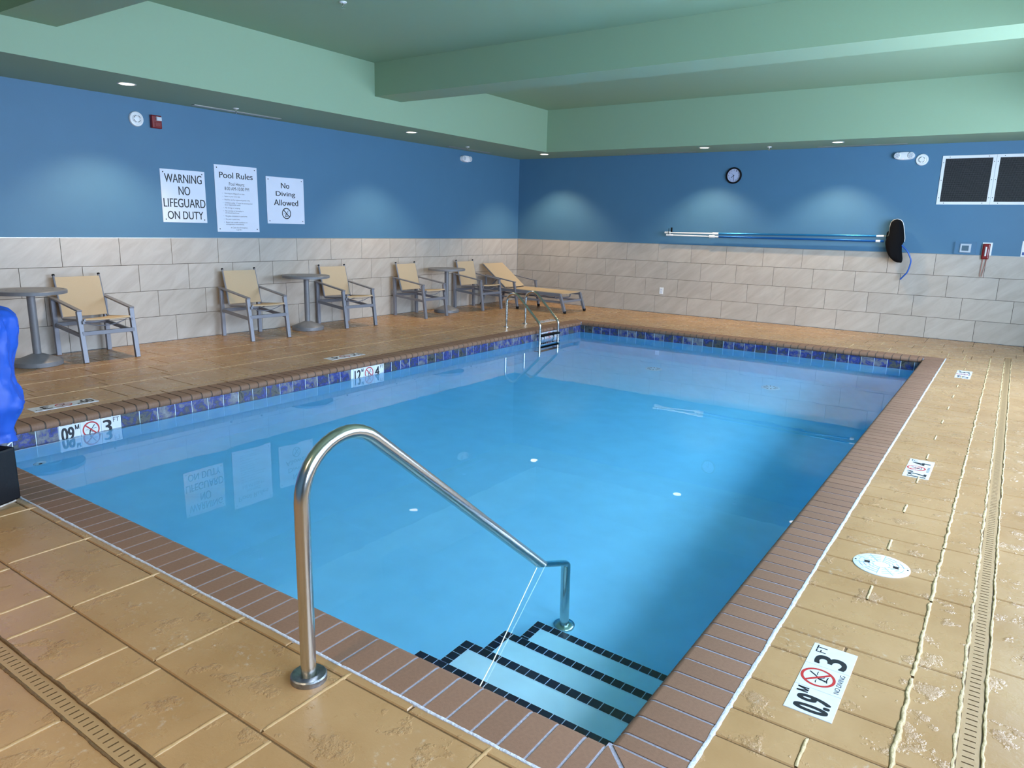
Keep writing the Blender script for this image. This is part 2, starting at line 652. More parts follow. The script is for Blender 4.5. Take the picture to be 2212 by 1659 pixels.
def wall_tiles(parent, offs, length, put_tile):
    cache = {}
    for row in range(4):
        z0, z1 = (3 - row) * TH, (4 - row) * TH
        xs = [0.0]
        x = offs[row]
        while x < length:
            if x > 0.02:
                xs.append(x)
            x += TW
        xs.append(length)
        for p, q in zip(xs, xs[1:]):
            w = round(q - p - G, 4)
            if w < .03:
                continue
            key = w
            if key not in cache:
                cache[key] = MB().slab(-w / 2, w / 2, -TH / 2 + G / 2, TH / 2 - G / 2, -.008, 0, .0012).mesh('tile', M_walltile)
            put_tile(cache[key], (p + q) / 2, (z0 + z1) / 2)


def lt(me, s, z):
    o = put('tile', me, wl)
    o.matrix_world = frame((0, -s, z), (0, 1, 0), (0, 0, 1))


def rt(me, s, z):
    o = put('tile', me, wb)
    o.matrix_world = frame((s, 0, z), (1, 0, 0), (0, 0, 1))


wall_tiles(wl, [.5627, .3674, .1611, .5718], 12.2, lt)
wall_tiles(wb, [.5863, .1663, .3793, .5782], XMAX, rt)
MB().box(LW, LW + .003, -12.2, 0, 0, 4 * TH).build('grout_bed', M_wgrout, wl)
MB().box(0, XMAX, -LW - .003, -LW, 0, 4 * TH).build('grout_bed', M_wgrout, wb)
MB().box(LW, .001, -12.2, 0, 4 * TH - .001, 4 * TH + .004).build('edge_strip', M_trimstrip, wl)
MB().box(0, XMAX, -.001, -LW, 4 * TH - .001, 4 * TH + .004).build('edge_strip', M_trimstrip, wb)

# ------------------------------------------------------------------ the deck
JD = 0.0045           # joint depth
mb = MB()
for x0, x1, y0, y1 in ((0, CX0, YMIN, 0), (CX1, XMAX, YMIN, 0), (CX0, CX1, CY1, 0), (CX0, CX1, YMIN, CY0)):
    mb.box(x0, x1, y0, y1, -.30, -JD)
floor = mb.build('floor', M_joint)
structure(floor)

pavers = []          # (x0, x1, y0, y1)


def rows_x(x_lo, x_hi, y0, y1, joints):
    xs = [x_lo] + sorted(q for q in joints if x_lo + .03 < q < x_hi - .03) + [x_hi]
    for p, q in zip(xs, xs[1:]):
        pavers.append((p, q, y0, y1))


def series(start, pitch, lo, hi):
    k = math.ceil((lo - start) / pitch)
    r = []
    while start + k * pitch < hi:
        r.append(start + k * pitch)
        k += 1
    return r


DNX0, DNX1 = -11.277, -11.217        # near drain channel (in y)
DRX0, DRX1 = 8.312, 8.372            # right drain channel (in x)
P = .5725
XL, XH = 2.51, 8.165
rows_x(XL, XH, -10.655, -10.615, series(5.787, P, XL, XH))
rows_x(XL, XH, -10.975, -10.655, series(4.938, P, XL, XH))
rows_x(XL, XH, DNX1, -10.975, series(5.360, P, XL, XH) + series(5.565, P, XL, XH))
rows_x(XL, XH, -11.60, DNX0, series(6.150, P, XL, XH))
rows_x(XL, XH, -11.92, -11.60, series(5.8, P, XL, XH))
rows_x(XL, XH, -12.4, -11.92, series(6.0, P, XL, XH))
# right deck
y = -10.19
Pr = 0.5755
yy = -10.19 - 3 * Pr
right_rows = []
while yy < -2.0:
    right_rows += [(yy, yy + .155, True), (yy + .155, yy + .345, False), (yy + .345, yy + Pr, False)]
    yy += Pr
for y0, y1, stub in right_rows:
    if y1 <= -10.6 or y0 < -10.62 or y0 > -1.95:
        continue
    y1 = min(y1, -1.925)
    if stub:
        pavers += [(CX1, 7.95, y0, y1), (7.95, 8.165, y0, y1)]
    else:
        pavers.append((CX1, 8.165, y0, y1))
for q in series(-10.0, .5755, -12.4, -1.32):
    pavers.append((8.165, DRX0, q, min(q + .5755, -1.28)))
for q, q2 in zip([-12.4, -11.5, -10.9, -10.3, -9.30, -8.70, -8.13, -7.77, -7.2, -6.6, -6.2, -5.6, -5.05, -4.5, -4.1, -3.5, -2.9, -2.5, -1.9],
                 [-11.5, -10.9, -10.3, -9.30, -8.70, -8.13, -7.77, -7.2, -6.6, -6.2, -5.6, -5.05, -4.5, -4.1, -3.5, -2.9, -2.5, -1.9, -1.28]):
    pavers.append((DRX1, 9.0, q, q2))
pavers.append((DRX0, DRX1, -1.30, -1.28))
# far deck
for (y0, y1), st in zip(((-.56, -.01), (-.93, -.56), (-1.30, -.93), (-1.46, -1.30), (-1.80, -1.46), (-1.925, -1.80)), (0.30, .55, 0.22, .0, .34, .12)):
    x_lo, x_hi = 2.51, (9.0 if y1 > -1.28 else 8.165)
    if y0 >= -1.31:
        x_hi = 9.0
    rows_x(x_lo, x_hi, y0, y1, series(7.055 + st, .5745, x_lo, x_hi))
# left deck
cols = [(0.0, .345), (.345, .916), (.916, 1.342), (1.342, 1.70), (1.70, 1.905), (1.905, 2.39), (2.39, 2.51)]
ph = [-.2, 0.02, -.3, .17, .1, 0.0, .27]
pt = [.5745, .575, .7, .58, .5745, .5745, .5745]
for (x0, x1), p0, pp in zip(cols, ph, pt):
    ys_ = [-12.0] + [q for q in series(-8.56 + p0, pp, -12.0, -.02)]
    if x1 - x0 > .45:
        ys_ += [q + .2 for q in ys_[1:-1:2]]
    ys_ = sorted(ys_) + [0.0]
    for p, q in zip(ys_, ys_[1:]):
        if q - p > .06:
            pavers.append((x0, x1, p, q))

# deck tiles with the depth markings are set flush in the deck, so pavers stop under them
MARKS = [  # x0, x1, y0, y1, facing, metres, feet, label
    (7.852, 7.995, -9.935, -9.500, 'R', '0.9', '3', 'deck marker tile reading 0.9 M and 3 FT, nearest the camera'),
    (7.861, 8.004, -7.207, -6.785, 'R', '12', '4', 'white deck marker tile reading 12 M and 4 FT on the sunlit right deck'),
    (7.889, 8.031, -3.272, -2.750, 'R', '15', '5', 'small far white marker tile on the right deck near the far pool corner'),
    (2.246, 2.388, -9.828, -9.361, 'L', '09', '3', 'upside-down 09 M and 3 FT marker tile on the left deck near the first chair'),
    (2.252, 2.394, -6.955, -6.470, 'L', '12', '4', 'upside-down 12 M and 4 FT marker tile on the left deck'),
    (2.205, 2.345, -2.700, -2.215, 'L', '15', '5', 'faint marker tile on the left deck between ladder foot and lounger'),
]
SKIMX, SKIMY, SKIMR = 7.951, -8.664, .116
cam_p = Vector((8.25, -12.06))


def dist(q):
    return (Vector(((q[0] + q[1]) / 2, (q[2] + q[3]) / 2)) - cam_p).length


pavers.sort(key=lambda q: (q[1] - q[0]) * (q[3] - q[2]) / dist(q) ** 3, reverse=True)
JW = .0032
cache = {}
for i, (x0, x1, y0, y1) in enumerate(pavers[:300]):
    w, h = round(x1 - x0 - 2 * JW, 3), round(y1 - y0 - 2 * JW, 3)
    if (w, h) not in cache:
        cache[w, h] = MB().slab(-w / 2, w / 2, -h / 2, h / 2, -.03, 0, .0035).mesh('paver', M_deck)
    put('paver', cache[w, h], floor, ((x0 + x1) / 2, (y0 + y1) / 2, random.uniform(-.0006, 0)))
mb = MB()
for x0, x1, y0, y1 in pavers[300:]:
    mb.slab(x0 + JW, x1 - JW, y0 + JW, y1 - JW, -.03, 0, .004)
mb.slab(9.0 + JW, XMAX, YMIN, 0, -.03, 0, .004)
mb.slab(0, 9.0, YMIN, -12.4, -.03, 0, .004)
mb.slab(0, XL - JW, -12.4, -12.0 - JW, -.03, 0, .004)
rest = mb.build('paver_field', M_deck, floor)
rest['kind'] = 'stuff'


def bead(pts, w, h, name, m, wob=0.5):
    """irregular raised mortar bead along a line on the deck"""
    mbb = MB()
    n = max(2, int((Vector(pts[1]) - Vector(pts[0])).length / .009))
    p, q = Vector(pts[0]), Vector(pts[1])
    d = (q - p).normalized()
    s = Vector((-d.y, d.x))
    vs, fs = [], []
    for i in range(n + 1):
        o = p + (q - p) * i / n
        k = 1 + wob * (.6 * noise.noise((o.x * 9, o.y * 9, 3)) + .5 * noise.noise((o.x * 38, o.y * 38, 5)))
        off = (noise.noise((o.x * 7, o.y * 7, 9)) + .6 * noise.noise((o.x * 34, o.y * 34, 9))) * w * .5 * wob
        hw = w / 2 * max(.35, k)
        e = min(1, i / 1.5, (n - i) / 1.5)
        for t, zz in ((-1, -.004), (-.7, h * .62 * e * k), (-.3, h * e * k), (.3, h * e * k), (.7, h * .62 * e * k), (1, -.004)):
            vs.append((o.x + s.x * (t * hw + off), o.y + s.y * (t * hw + off), zz))
    for i in range(n):
        for k in range(5):
            fs.append((i * 6 + k, i * 6 + k + 1, i * 6 + 7 + k, i * 6 + 6 + k))
    mbb.add(vs, fs)
    return mbb.build(name, m, floor, smooth=True)


seg = series(-12.0, .62, -12.0, -1.6)
for q in seg:
    bead(((8.166, q + .01), (8.166, q + .615)), .015, .005, 'mortar_ridge', M_ridge, .9)
for y0, y1, stub in right_rows:
    if stub and y0 > -10.6 and not (-9.94 < (y0 + y1) / 2 < -9.5) and not (-7.2 < (y0 + y1) / 2 < -6.8):
        bead(((7.95, y0 + .008), (7.95, y1 - .008)), .013, .005, 'mortar_ridge', M_ridge, .5)
for j in series(4.938, P, 3.4, 7.4):
    bead(((j, -10.965), (j, -10.625)), .012, .0035, 'mortar_ridge', M_bead, .45)
for j in series(5.360, P, 3.6, 7.6) + series(5.565, P, 3.6, 7.6):
    bead(((j, -11.21), (j, -10.98)), .014, .004, 'mortar_ridge', M_bead, .5)
for j in series(6.150, P, 4.4, 7.6):
    bead(((j, -11.59), (j, -11.29)), .014, .004, 'mortar_ridge', M_bead, .5)
for x_, ya, yb in ((1.905, -10.2, -2.4), (1.342, -9.9, -6.2), (.916, -9.3, -7.3)):
    for q in series(ya, .8, ya, yb - .3):
        bead(((x_, q), (x_, q + .79)), .006, .002, 'mortar_ridge', M_bead, .8)
for x_, y0, y1 in ((7.393, -1.78, -1.48), (7.72, -1.79, -1.44), (7.06, -1.79, -1.47), (6.60, -1.78, -1.46), (7.90, -1.95, -1.42), (7.40, -1.25, -.95), (6.9, -1.28, -.95)):
    bead(((x_, y0), (x_, y1)), .010, .004, 'mortar_ridge', M_ridge, .5)
# white caulk between the coping and the deck on the near and right sides
for q in series(4.0, .65, 4.0, 7.66):
    bead(((q, -10.617), (min(q + .65, 7.722), -10.617)), .014, .003, 'caulk_joint', M_caulk, .35)
for q in series(-10.62, .65, -10.62, -1.95):
    bead(((7.717, q), (7.717, min(q + .65, -1.93))), .017, .003, 'caulk_joint', M_caulk, .35)


# slotted strip drains let into the deck
def strip_drain(name, label, length, loc, rot):
    t = thing(name, label, 'drain', loc, rot)
    w, pitch, sl, sw = .050, .0285, .030, .0055
    mbd = MB()
    n = int(length / pitch)
    for i in range(n):
        x0 = i * pitch
        xa, xb, x1 = x0 + (pitch - sw) / 2, x0 + (pitch + sw) / 2, x0 + pitch
        for p, q in ((x0, xa), (xb, x1)):
            mbd.add([(p, -w / 2, 0), (q, -w / 2, 0), (q, w / 2, 0), (p, w / 2, 0)], [(0, 1, 2, 3)])
        for p, q in ((-w / 2, -sl / 2), (sl / 2, w / 2)):
            mbd.add([(xa, p, 0), (xb, p, 0), (xb, q, 0), (xa, q, 0)], [(0, 1, 2, 3)])
    mbd.box(0, n * pitch, -w / 2 - .002, -w / 2, -.012, .0)
    mbd.box(0, n * pitch, w / 2, w / 2 + .002, -.012, .0)
    mbd.build('slotted_cover', M_drain, t)
    MB().box(0, n * pitch, -w / 2, w / 2, -.02, -.006).build('channel', M_dark, t)
    return t


strip_drain('strip_drain', 'long tan slotted drain strip set in the right deck', 10.9, ((DRX0 + DRX1) / 2, -12.2, -.003), PI / 2)
strip_drain('strip_drain', 'tan slotted drain strip across the near deck at lower left', 5.3, (2.85, (DNX0 + DNX1) / 2, -.003), 0)
for q in series(-12.1, .55, -12.1, -1.8):
    bead(((DRX0 - .004, q), (DRX0 - .004, q + .55)), .012, .0035, 'mortar_ridge', M_ridge, 1.0)
    bead(((DRX1 + .004, q), (DRX1 + .004, q + .55)), .010, .003, 'mortar_ridge', M_ridge, 1.0)
for q in series(3.0, .55, 3.0, 7.6):
    bead(((q, DNX1 + .004), (q + .55, DNX1 + .004)), .010, .003, 'mortar_ridge', M_joint, .8)
    bead(((q, DNX0 - .004), (q + .55, DNX0 - .004)), .010, .003, 'mortar_ridge', M_joint, .8)

# ------------------------------------------------------------------ the pool
FZ0, FZ1 = -1.05, -1.65       # floor: 0.9 m at the near end, 1.5 m at the far end
YS = -9.0


def fz(y):
    return FZ0 + (FZ1 - FZ0) * max(0, (y - YS) / (PY1 - YS))


mb = MB()
x0, x1, y0, y1 = PX0, PX1, PY0, PY1
mb.add([(x0, y0, FZ0), (x1, y0, FZ0), (x1, YS, FZ0), (x0, YS, FZ0)], [(0, 1, 2, 3)])
mb.add([(x0, YS, FZ0), (x1, YS, FZ0), (x1, y1, FZ1), (x0, y1, FZ1)], [(0, 1, 2, 3)])
ZT = -.205
for w_ in (((x0, y0), (x0, y1)), ((x0, y1), (x1, y1)), ((x1, y1), (x1, y0)), ((x1, y0), (x0, y0))):
    (xa, ya), (xb, yb) = w_
    mb.add([(xa, ya, -1.7), (xb, yb, -1.7), (xb, yb, ZT), (xa, ya, ZT)], [(0, 1, 2, 3)])
basin = mb.build('pool_basin', M_plaster)
structure(basin)
# grout bed behind the waterline tiles
mb = MB()
gb = .004
mb.box(x0 - .03, x0 - gb, y0, y1, ZT, -.04)
mb.box(x1 + gb, x1 + .03, y0, y1, ZT, -.04)
mb.box(x0, x1, y1 + gb, y1 + .03, ZT, -.04)
mb.box(x0, x1, y0 - .03, y0 - gb, ZT, -.04)
mb.build('tile_grout', M_tgrout, basin)
TP = .1490
tile_me = MB().slab(-TP / 2 + .003, TP / 2 - .003, -.0735, .0735, -gb, 0, .002).mesh('waterline_tile', M_pooltile)
TZ = -.125
marks_w = [(-9.813, '09', '3'), (-6.953, '12', '4'), (-3.303, '15', '5')]


def in_mark(yc):
    for ym, _, _ in marks_w:
        if ym - .01 < yc < ym + 3 * TP + .01:
            return True
    return False


yl = -9.813
for s in series(yl + TP / 2, TP, PY0 + .07, PY1 - .07):
    if not in_mark(s):
        put('waterline_tile', tile_me, basin).matrix_world = frame((PX0, s, TZ), (0, 1, 0), (0, 0, 1))
    put('waterline_tile', tile_me, basin).matrix_world = frame((PX1, s, TZ), (0, -1, 0), (0, 0, 1))
for s in series(2.79 + TP / 2, TP, PX0 + .07, PX1 - .07):
    put('waterline_tile', tile_me, basin).matrix_world = frame((s, PY1, TZ), (1, 0, 0), (0, 0, 1))
    put('waterline_tile', tile_me, basin).matrix_world = frame((s, PY0, TZ), (-1, 0, 0), (0, 0, 1))

def part_tile(lo, hi, fr):
    w_ = hi - lo
    put('waterline_tile', MB().slab(-w_ / 2 + .003, w_ / 2 - .003, -.0735, .0735, -gb, 0, .002).mesh('waterline_tile', M_pooltile), basin).matrix_world = fr((lo + hi) / 2)


k_ = int((PY1 - yl) / TP)
part_tile(yl + k_ * TP, PY1, lambda q: frame((PX0, q, TZ), (0, 1, 0), (0, 0, 1)))
part_tile(yl + k_ * TP, PY1, lambda q: frame((PX1, q, TZ), (0, -1, 0), (0, 0, 1)))
part_tile(PX0, 2.79, lambda q: frame((q, PY1, TZ), (1, 0, 0), (0, 0, 1)))
k_ = int((PX1 - 2.79) / TP)
if PX1 - 2.79 - k_ * TP > .02:
    part_tile(2.79 + k_ * TP, PX1, lambda q: frame((q, PY1, TZ), (1, 0, 0), (0, 0, 1)))

# steps down from the near wall at the right corner, edged with navy tiles
SX = 6.51
NOSE = [-10.128, -9.83, -9.53, -9.24]
SZ = [-.30, -.50, -.70, -.885]
for yn, sz in zip(NOSE, SZ):
    MB().box(SX, PX1, PY0, yn, -1.06, sz).build('step', M_treads, basin)
ST = .0485
st_me = MB().slab(-ST / 2 + .0017, ST / 2 - .0017, -ST / 2 + .0017, ST / 2 - .0017, -.002, .002, .0008).mesh('step_tile', M_stepblack)
prev = PY0
for yn, sz in zip(NOSE, SZ):
    xx = SX + ST / 2
    while xx < PX1 - .02:
        put('step_tile', st_me, basin, (xx, yn - ST / 2, sz + .0015))
        xx += ST
    yy = yn - ST * 1.5
    while yy > prev + .01:
        put('step_tile', st_me, basin, (SX + ST / 2, yy, sz + .0015))
        yy -= ST
    MB().box(SX, PX1, yn - .052, yn, sz, sz + .0012).build('tile_grout', M_tgrout, basin)
    MB().box(SX, SX + .052, prev, yn - .052, sz, sz + .0012).build('tile_grout', M_tgrout, basin)
    prev = yn

# water: a closed body a little larger than the basin, so that its sides lie inside the walls
wat = MB()
e = .002
wat.box(PX0 - e, PX1 + e, PY0 - e, PY1 + e, -1.72, WZ)
water = wat.build('pool_water', M_water)
structure(water)
water.cycles.is_caustics_caster = False
for o_ in [basin] + list(basin.children):
    o_.cycles.is_caustics_receiver = False

# main drains and a wall inlet
for x_, y_, lab in ((5.93, -2.91, 'round pale main drain cover on the pool floor, right one of two'), (4.31, -2.85, 'round pale main drain cover on the pool floor, left one of two')):
    t = thing('main_drain', lab, 'drain cover', (x_, y_, fz(y_)), 0, 'main drains on the pool floor')
    MB().lathe([(.12, -.03), (.12, .012), (.10, .026), (.04, .032)], 28).build('cover', M_lid, t, smooth=True)
    mb = MB()
    for k in range(10):
        an = k * PI / 5
        mb.bar((.05 * math.cos(an), .05 * math.sin(an), .0325), (.09 * math.cos(an), .09 * math.sin(an), .029), .010, .003, (-math.sin(an), math.cos(an), 0))
    mb.build('slots', M_dark, t)['kind'] = 'stuff'
t = thing('return_inlet', 'small round white return fitting on the underwater wall at lower left', 'inlet', frame=frame((PX0, -9.96, -.62), (0, 1, 0), (0, 0, 1)))
MB().lathe([(.042, 0), (.042, .006), (.03, .012), (.016, .012)], 24).build('flange', M_white, t, smooth=True)
MB().lathe([(.013, .0), (.013, .0135)], 16).build('eyeball', M_dark, t)

# ------------------------------------------------------------------ coping of bullnose bricks
BP = .0935
ROUND = .030


def brick_profile(L_, off=0.0):
    """cross-section from the deck side (s=0) to the rounded nose (s=L_), as (s, z)"""
    r = ROUND - off
    pts = [(off, -.058 + off), (off, -off)]
    for k in range(7):
        an = PI / 2 - k * PI / 6
        pts.append((L_ - ROUND + r * math.cos(an) * .95, -ROUND + r * math.sin(an)))
    pts.append((L_ - ROUND * 1.6, -2 * ROUND + off))
    return pts


def brick_mesh(L_, w, off=0.0, name='brick', m=None, smooth=True):
    pr = brick_profile(L_, off)
    n = len(pr)
    vs = [(s, -w / 2, z) for s, z in pr] + [(s, w / 2, z) for s, z in pr]
    fs = [tuple(range(n)), tuple(range(2 * n - 1, n - 1, -1))]
    for k in range(n):
        k2 = (k + 1) % n
        fs.append((k, k2, n + k2, n + k))
    return MB().add(vs, fs).mesh(name, m or M_brick, smooth=smooth)


cop = bpy.data.objects.new('trim_1', None)
C.objects.link(cop)
structure(cop)
sides = [  # origin of run, direction along the run, direction towards the water, run length, brick length
    ('near', (0, CY0), (1, 0), (0, 1), IX0, IX1, IY0 - CY0),
    ('far', (0, CY1), (1, 0), (0, -1), IX0, IX1, CY1 - IY1),
    ('left', (CX0, 0), (0, 1), (1, 0), IY0, IY1, IX0 - CX0),
    ('right', (CX1, 0), (0, 1), (-1, 0), IY0, IY1, CX1 - IX1),
]
for nm, org, al, tw, lo, hi, BL in sides:
    me = brick_mesh(BL, BP - .0105)
    joints = series({'near': 6.768 - .0935 * 60, 'right': -10.34 - .0935 * 3, 'left': -9.9, 'far': 2.76}[nm], BP, lo - .01, hi)
    edges = [lo] + [q for q in joints if lo + .03 < q < hi - .03] + [hi]
    for p, q in zip(edges, edges[1:]):
        mid = (p + q) / 2
        w = q - p - .0105
        mm = me if abs(w - (BP - .0105)) < .004 else brick_mesh(BL, w)
        o = put('brick', mm, cop)
        pos = (org[0] + al[0] * mid, org[1] + al[1] * mid, 0)
        u = Vector((tw[0], tw[1], 0))
        v = Vector((0, 0, 1)).cross(u)
        m4 = Matrix.Identity(4)
        for i, qv in enumerate((u, v, Vector((0, 0, 1)), Vector(pos))):
            for j in range(3):
                m4[j][i] = qv[j]
        m4[2][3] = random.uniform(-.0008, .0003)
        o.matrix_world = m4
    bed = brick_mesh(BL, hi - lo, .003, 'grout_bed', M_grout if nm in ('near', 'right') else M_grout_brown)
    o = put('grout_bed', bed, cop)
    m4 = m4.copy()
    m4[0][3] = org[0] + al[0] * (lo + hi) / 2
    m4[1][3] = org[1] + al[1] * (lo + hi) / 2
    m4[2][3] = 0
    o.matrix_world = m4
# mitred corner bricks: two triangles and a bed at each outer corner
for sx, sy, cx_, cy_, ix_, iy_ in ((1, -1, CX1, CY0, IX1, IY0), (-1, -1, CX0, CY0, IX0, IY0), (1, 1, CX1, CY1, IX1, IY1), (-1, 1, CX0, CY1, IX0, IY1)):
    g = .005
    for k in (0, 1):
        if k == 0:
            tri = [(ix_ + sx * g, iy_ + sy * g * 3), (ix_ + sx * g, cy_ - sy * 0), (cx_ - sx * g * 2.4, cy_)]
        else:
            tri = [(ix_ + sx * g * 3, iy_ + sy * g), (cx_, iy_ + sy * g), (cx_, cy_ - sy * g * 2.4)]
        vs = [(x, y, -.05) for x, y in tri] + [(x, y, 0) for x, y in tri]
        MB().add(vs, [(0, 2, 1), (3, 4, 5), (0, 1, 4, 3), (1, 2, 5, 4), (2, 0, 3, 5)]).build('brick', M_brick, cop)
    MB().box(min(ix_, cx_), max(ix_, cx_), min(iy_, cy_), max(iy_, cy_), -.05, -.003).build('grout_bed', M_grout, cop)


# ------------------------------------------------------------------ depth markings
def marker(me_, ft_, w, h, label, cat, fr, order, caption, group, small=False):
    """three-tile depth marker lying in the local xy plane, text read along +x"""
    t = thing('depth_marker', label, cat, frame=fr, group=group)
    tw = w / 3
    for k in range(3):
        MB().slab(-w / 2 + k * tw + .001, -w / 2 + (k + 1) * tw - .001, -h / 2, h / 2, -.006, .0006, .0008).build('tile', M_mark, t)
    mb_ = MB()
    z = .0011
    bold = [(i * .012 * tw, j * .008 * tw, z + (3 * i + j) * 2e-6) for i in (-2, -1, 0, 1, 2) for j in (-1, 1)]   # heavy digits: overprinted
    for dx, dy, zz in bold:
        mb_.add(*text_faces(me_, -w / 2 + .12 * tw + dx, -w / 2 + .68 * tw + dx, -h * .37 + dy, h * .33 + dy, zz))
    ma, mb0, mc, md, st_ = -w / 2 + .75 * tw, h * .16, -w / 2 + .95 * tw, h * .40, .045 * tw
    mm_ = (ma + mc) / 2                                             # the letter M as four strokes
    mb_.add([(ma, mb0, z), (ma + st_, mb0, z), (ma + st_, md, z), (ma, md, z)], [(0, 1, 2, 3)])
    mb_.add([(mc - st_, mb0, z), (mc, mb0, z), (mc, md, z), (mc - st_, md, z)], [(0, 1, 2, 3)])
    mb_.add([(ma, md, z), (mm_ - st_ / 2, mb0, z), (mm_ + st_ / 2, mb0, z), (ma + st_, md, z)], [(0, 1, 2, 3)])
    mb_.add([(mc - st_, md, z), (mm_ - st_ / 2, mb0, z), (mm_ + st_ / 2, mb0, z), (mc, md, z)], [(0, 1, 2, 3)])
    for dx, dy, zz in bold:
        mb_.add(*text_faces(ft_, w / 2 - .90 * tw + dx, w / 2 - .50 * tw + dx, -h * .37 + dy, h * .33 + dy, zz))
    mb_.add(*text_faces('FT', w / 2 - .40 * tw, w / 2 - .08 * tw, h * .16, h * .40, z, .0))
    if caption:
        mb_.add(*text_faces('NO DIVING', -tw * .40, tw * .40, -h * .42, -h * .31, z))
        no_dive(mb_, 0, h * .10, min(tw, h) * .38, z)
    else:
        no_dive(mb_, 0, 0, min(tw, h) * .42, z)
    mb_.build('lettering', [M_black, M_red], t)['kind'] = 'stuff'
    return t


for x0, x1, y0, y1, side, me_, ft_, lab in MARKS:
    cx_, cy_ = (x0 + x1) / 2, (y0 + y1) / 2
    if side == 'R':
        fr = frame((cx_, cy_, .0015), (0, 1, 0), (-1, 0, 0))
    else:
        fr = frame((cx_, cy_, .0015), (0, -1, 0), (1, 0, 0))
    marker(me_, ft_, y1 - y0, x1 - x0, lab, 'depth marker', fr, 1, side == 'R', 'depth markers on the deck')
wl_labels = ['white waterline marker reading 09 M and 3 FT on the tiled left pool edge', 'white waterline marker reading 12 M and 4 FT midway along left pool edge',
             'white waterline marker reading 15 M and 5 FT behind the pool ladder']
for (ym, me_, ft_), lab in zip(marks_w, wl_labels):
    marker(me_, ft_, 3 * TP, .147, lab, 'depth marker', frame((PX0 + .0002, ym + 1.5 * TP, TZ), (0, 1, 0), (0, 0, 1)), 1, False, 'depth markers at the waterline')

# ------------------------------------------------------------------ skimmer lid
t = thing('skimmer_lid', 'round white skimmer lid with two finger holes in the right deck', 'lid', (SKIMX, SKIMY, .001))
MB().lathe([(SKIMR, -.02), (SKIMR, .0015), (SKIMR - .004, .004), (.02, .0045)], 48).build('cover', M_lid, t, smooth=True)
mb = MB()
for r_ in (.035, .052, .072, .09):
    for k in range(8):
        a0 = k * PI / 4 + .08
        for j in range(5):
            p0, p1 = a0 + j * .12, a0 + (j + 1) * .12
            mb.bar((r_ * math.cos(p0), r_ * math.sin(p0), .0042), (r_ * math.cos(p1), r_ * math.sin(p1), .0042), .003, .002, (math.cos(p0), math.sin(p0), 0))
for k in range(10):
    an = k * PI / 5 + .2
    mb.bar((.03 * math.cos(an), .03 * math.sin(an), .0042), (.108 * math.cos(an), .108 * math.sin(an), .0036), .003, .002, (-math.sin(an), math.cos(an), 0))
mb.build('ribs', mat('pale_grey_rib', srgb(150, 170, 196), .5), t)
for sg in (-1, 1):
    MB().box(sg * .058 - .011, sg * .058 + .011, -.012, .012, .003, .0052).build('finger_hole', M_dark, t)
    MB().lathe([(.004, .003), (.004, .0055)], 10, (sg * .105, 0, 0)).build('screw', M_dark, t)
t.rotation_euler = (0, 0, math.radians(4))


# ------------------------------------------------------------------ handrail into the pool
def smooth_path(pts, sub=6):
    pts = [Vector(q) for q in pts]
    r = []
    for i in range(len(pts) - 1):
        p0, p1, p2, p3 = pts[max(i - 1, 0)], pts[i], pts[i + 1], pts[min(i + 2, len(pts) - 1)]
        for k in range(sub):
            s = k / sub
            r.append(.5 * ((2 * p1) + (p2 - p0) * s + (2 * p0 - 5 * p1 + 4 * p2 - p3) * s * s + (3 * p1 - p0 - 3 * p2 + p3) * s ** 3))
    r.append(pts[-1])
    return r


def fillet(pts, radii, n=10):
    """polyline with rounded corners"""
    pts = [Vector(q) for q in pts]
    out = [pts[0]]
    for i in range(1, len(pts) - 1):
        p, q, r = pts[i - 1], pts[i], pts[i + 1]
        d0, d1 = (p - q).normalized(), (r - q).normalized()
        ang = d0.angle(d1)
        tlen = radii[i - 1] / math.tan(ang / 2)
        t0, t1 = q + d0 * tlen, q + d1 * tlen
        bis = (d0 + d1).normalized()
        cen = q + bis * radii[i - 1] / math.sin(ang / 2)
        u0, u1 = t0 - cen, t1 - cen
        tot = u0.angle(u1)
        for k in range(n + 1):
            s = k / n
            out.append(cen + (u0 * math.sin((1 - s) * tot) + u1 * math.sin(s * tot)) / math.sin(tot))
    out.append(pts[-1])
    return out


rail = thing('handrail', 'polished steel handrail rising from near deck and sloping into the pool steps', 'handrail', (6.57, -10.727, 0))
rp = fillet([(0, 0, .005), (0, 0, .9895), (0, 1.645, -.350), (0, 1.655, -1.05)], [.185, .07], 14)
MB().tube(rp, .0245, 24).build('tube', M_chrome, rail, smooth=True)
MB().lathe([(.058, 0), (.058, .017), (.054, .021), (.034, .021), (.028, .016)], 40).build('base_flange', M_dull, rail, smooth=True)
MB().lathe([(.056, 0), (.056, .015), (.05, .02), (.027, .022)], 32, (0, 1.655, FZ0)).build('foot_flange', M_chrome, rail, smooth=True)
cord = MB().tube(smooth_path([(6.575, -9.372, -.1520), (6.70, -9.70, -.1520), (6.838, -10.06, -.1520), (6.87, -10.15, -.1520), (6.95, -10.38, -.1520)], 6), .0022, 8).build('safety_cord', M_rope, None, smooth=True)
tag(cord, 'thin pale cord floating from the handrail to the near pool edge', 'cord')

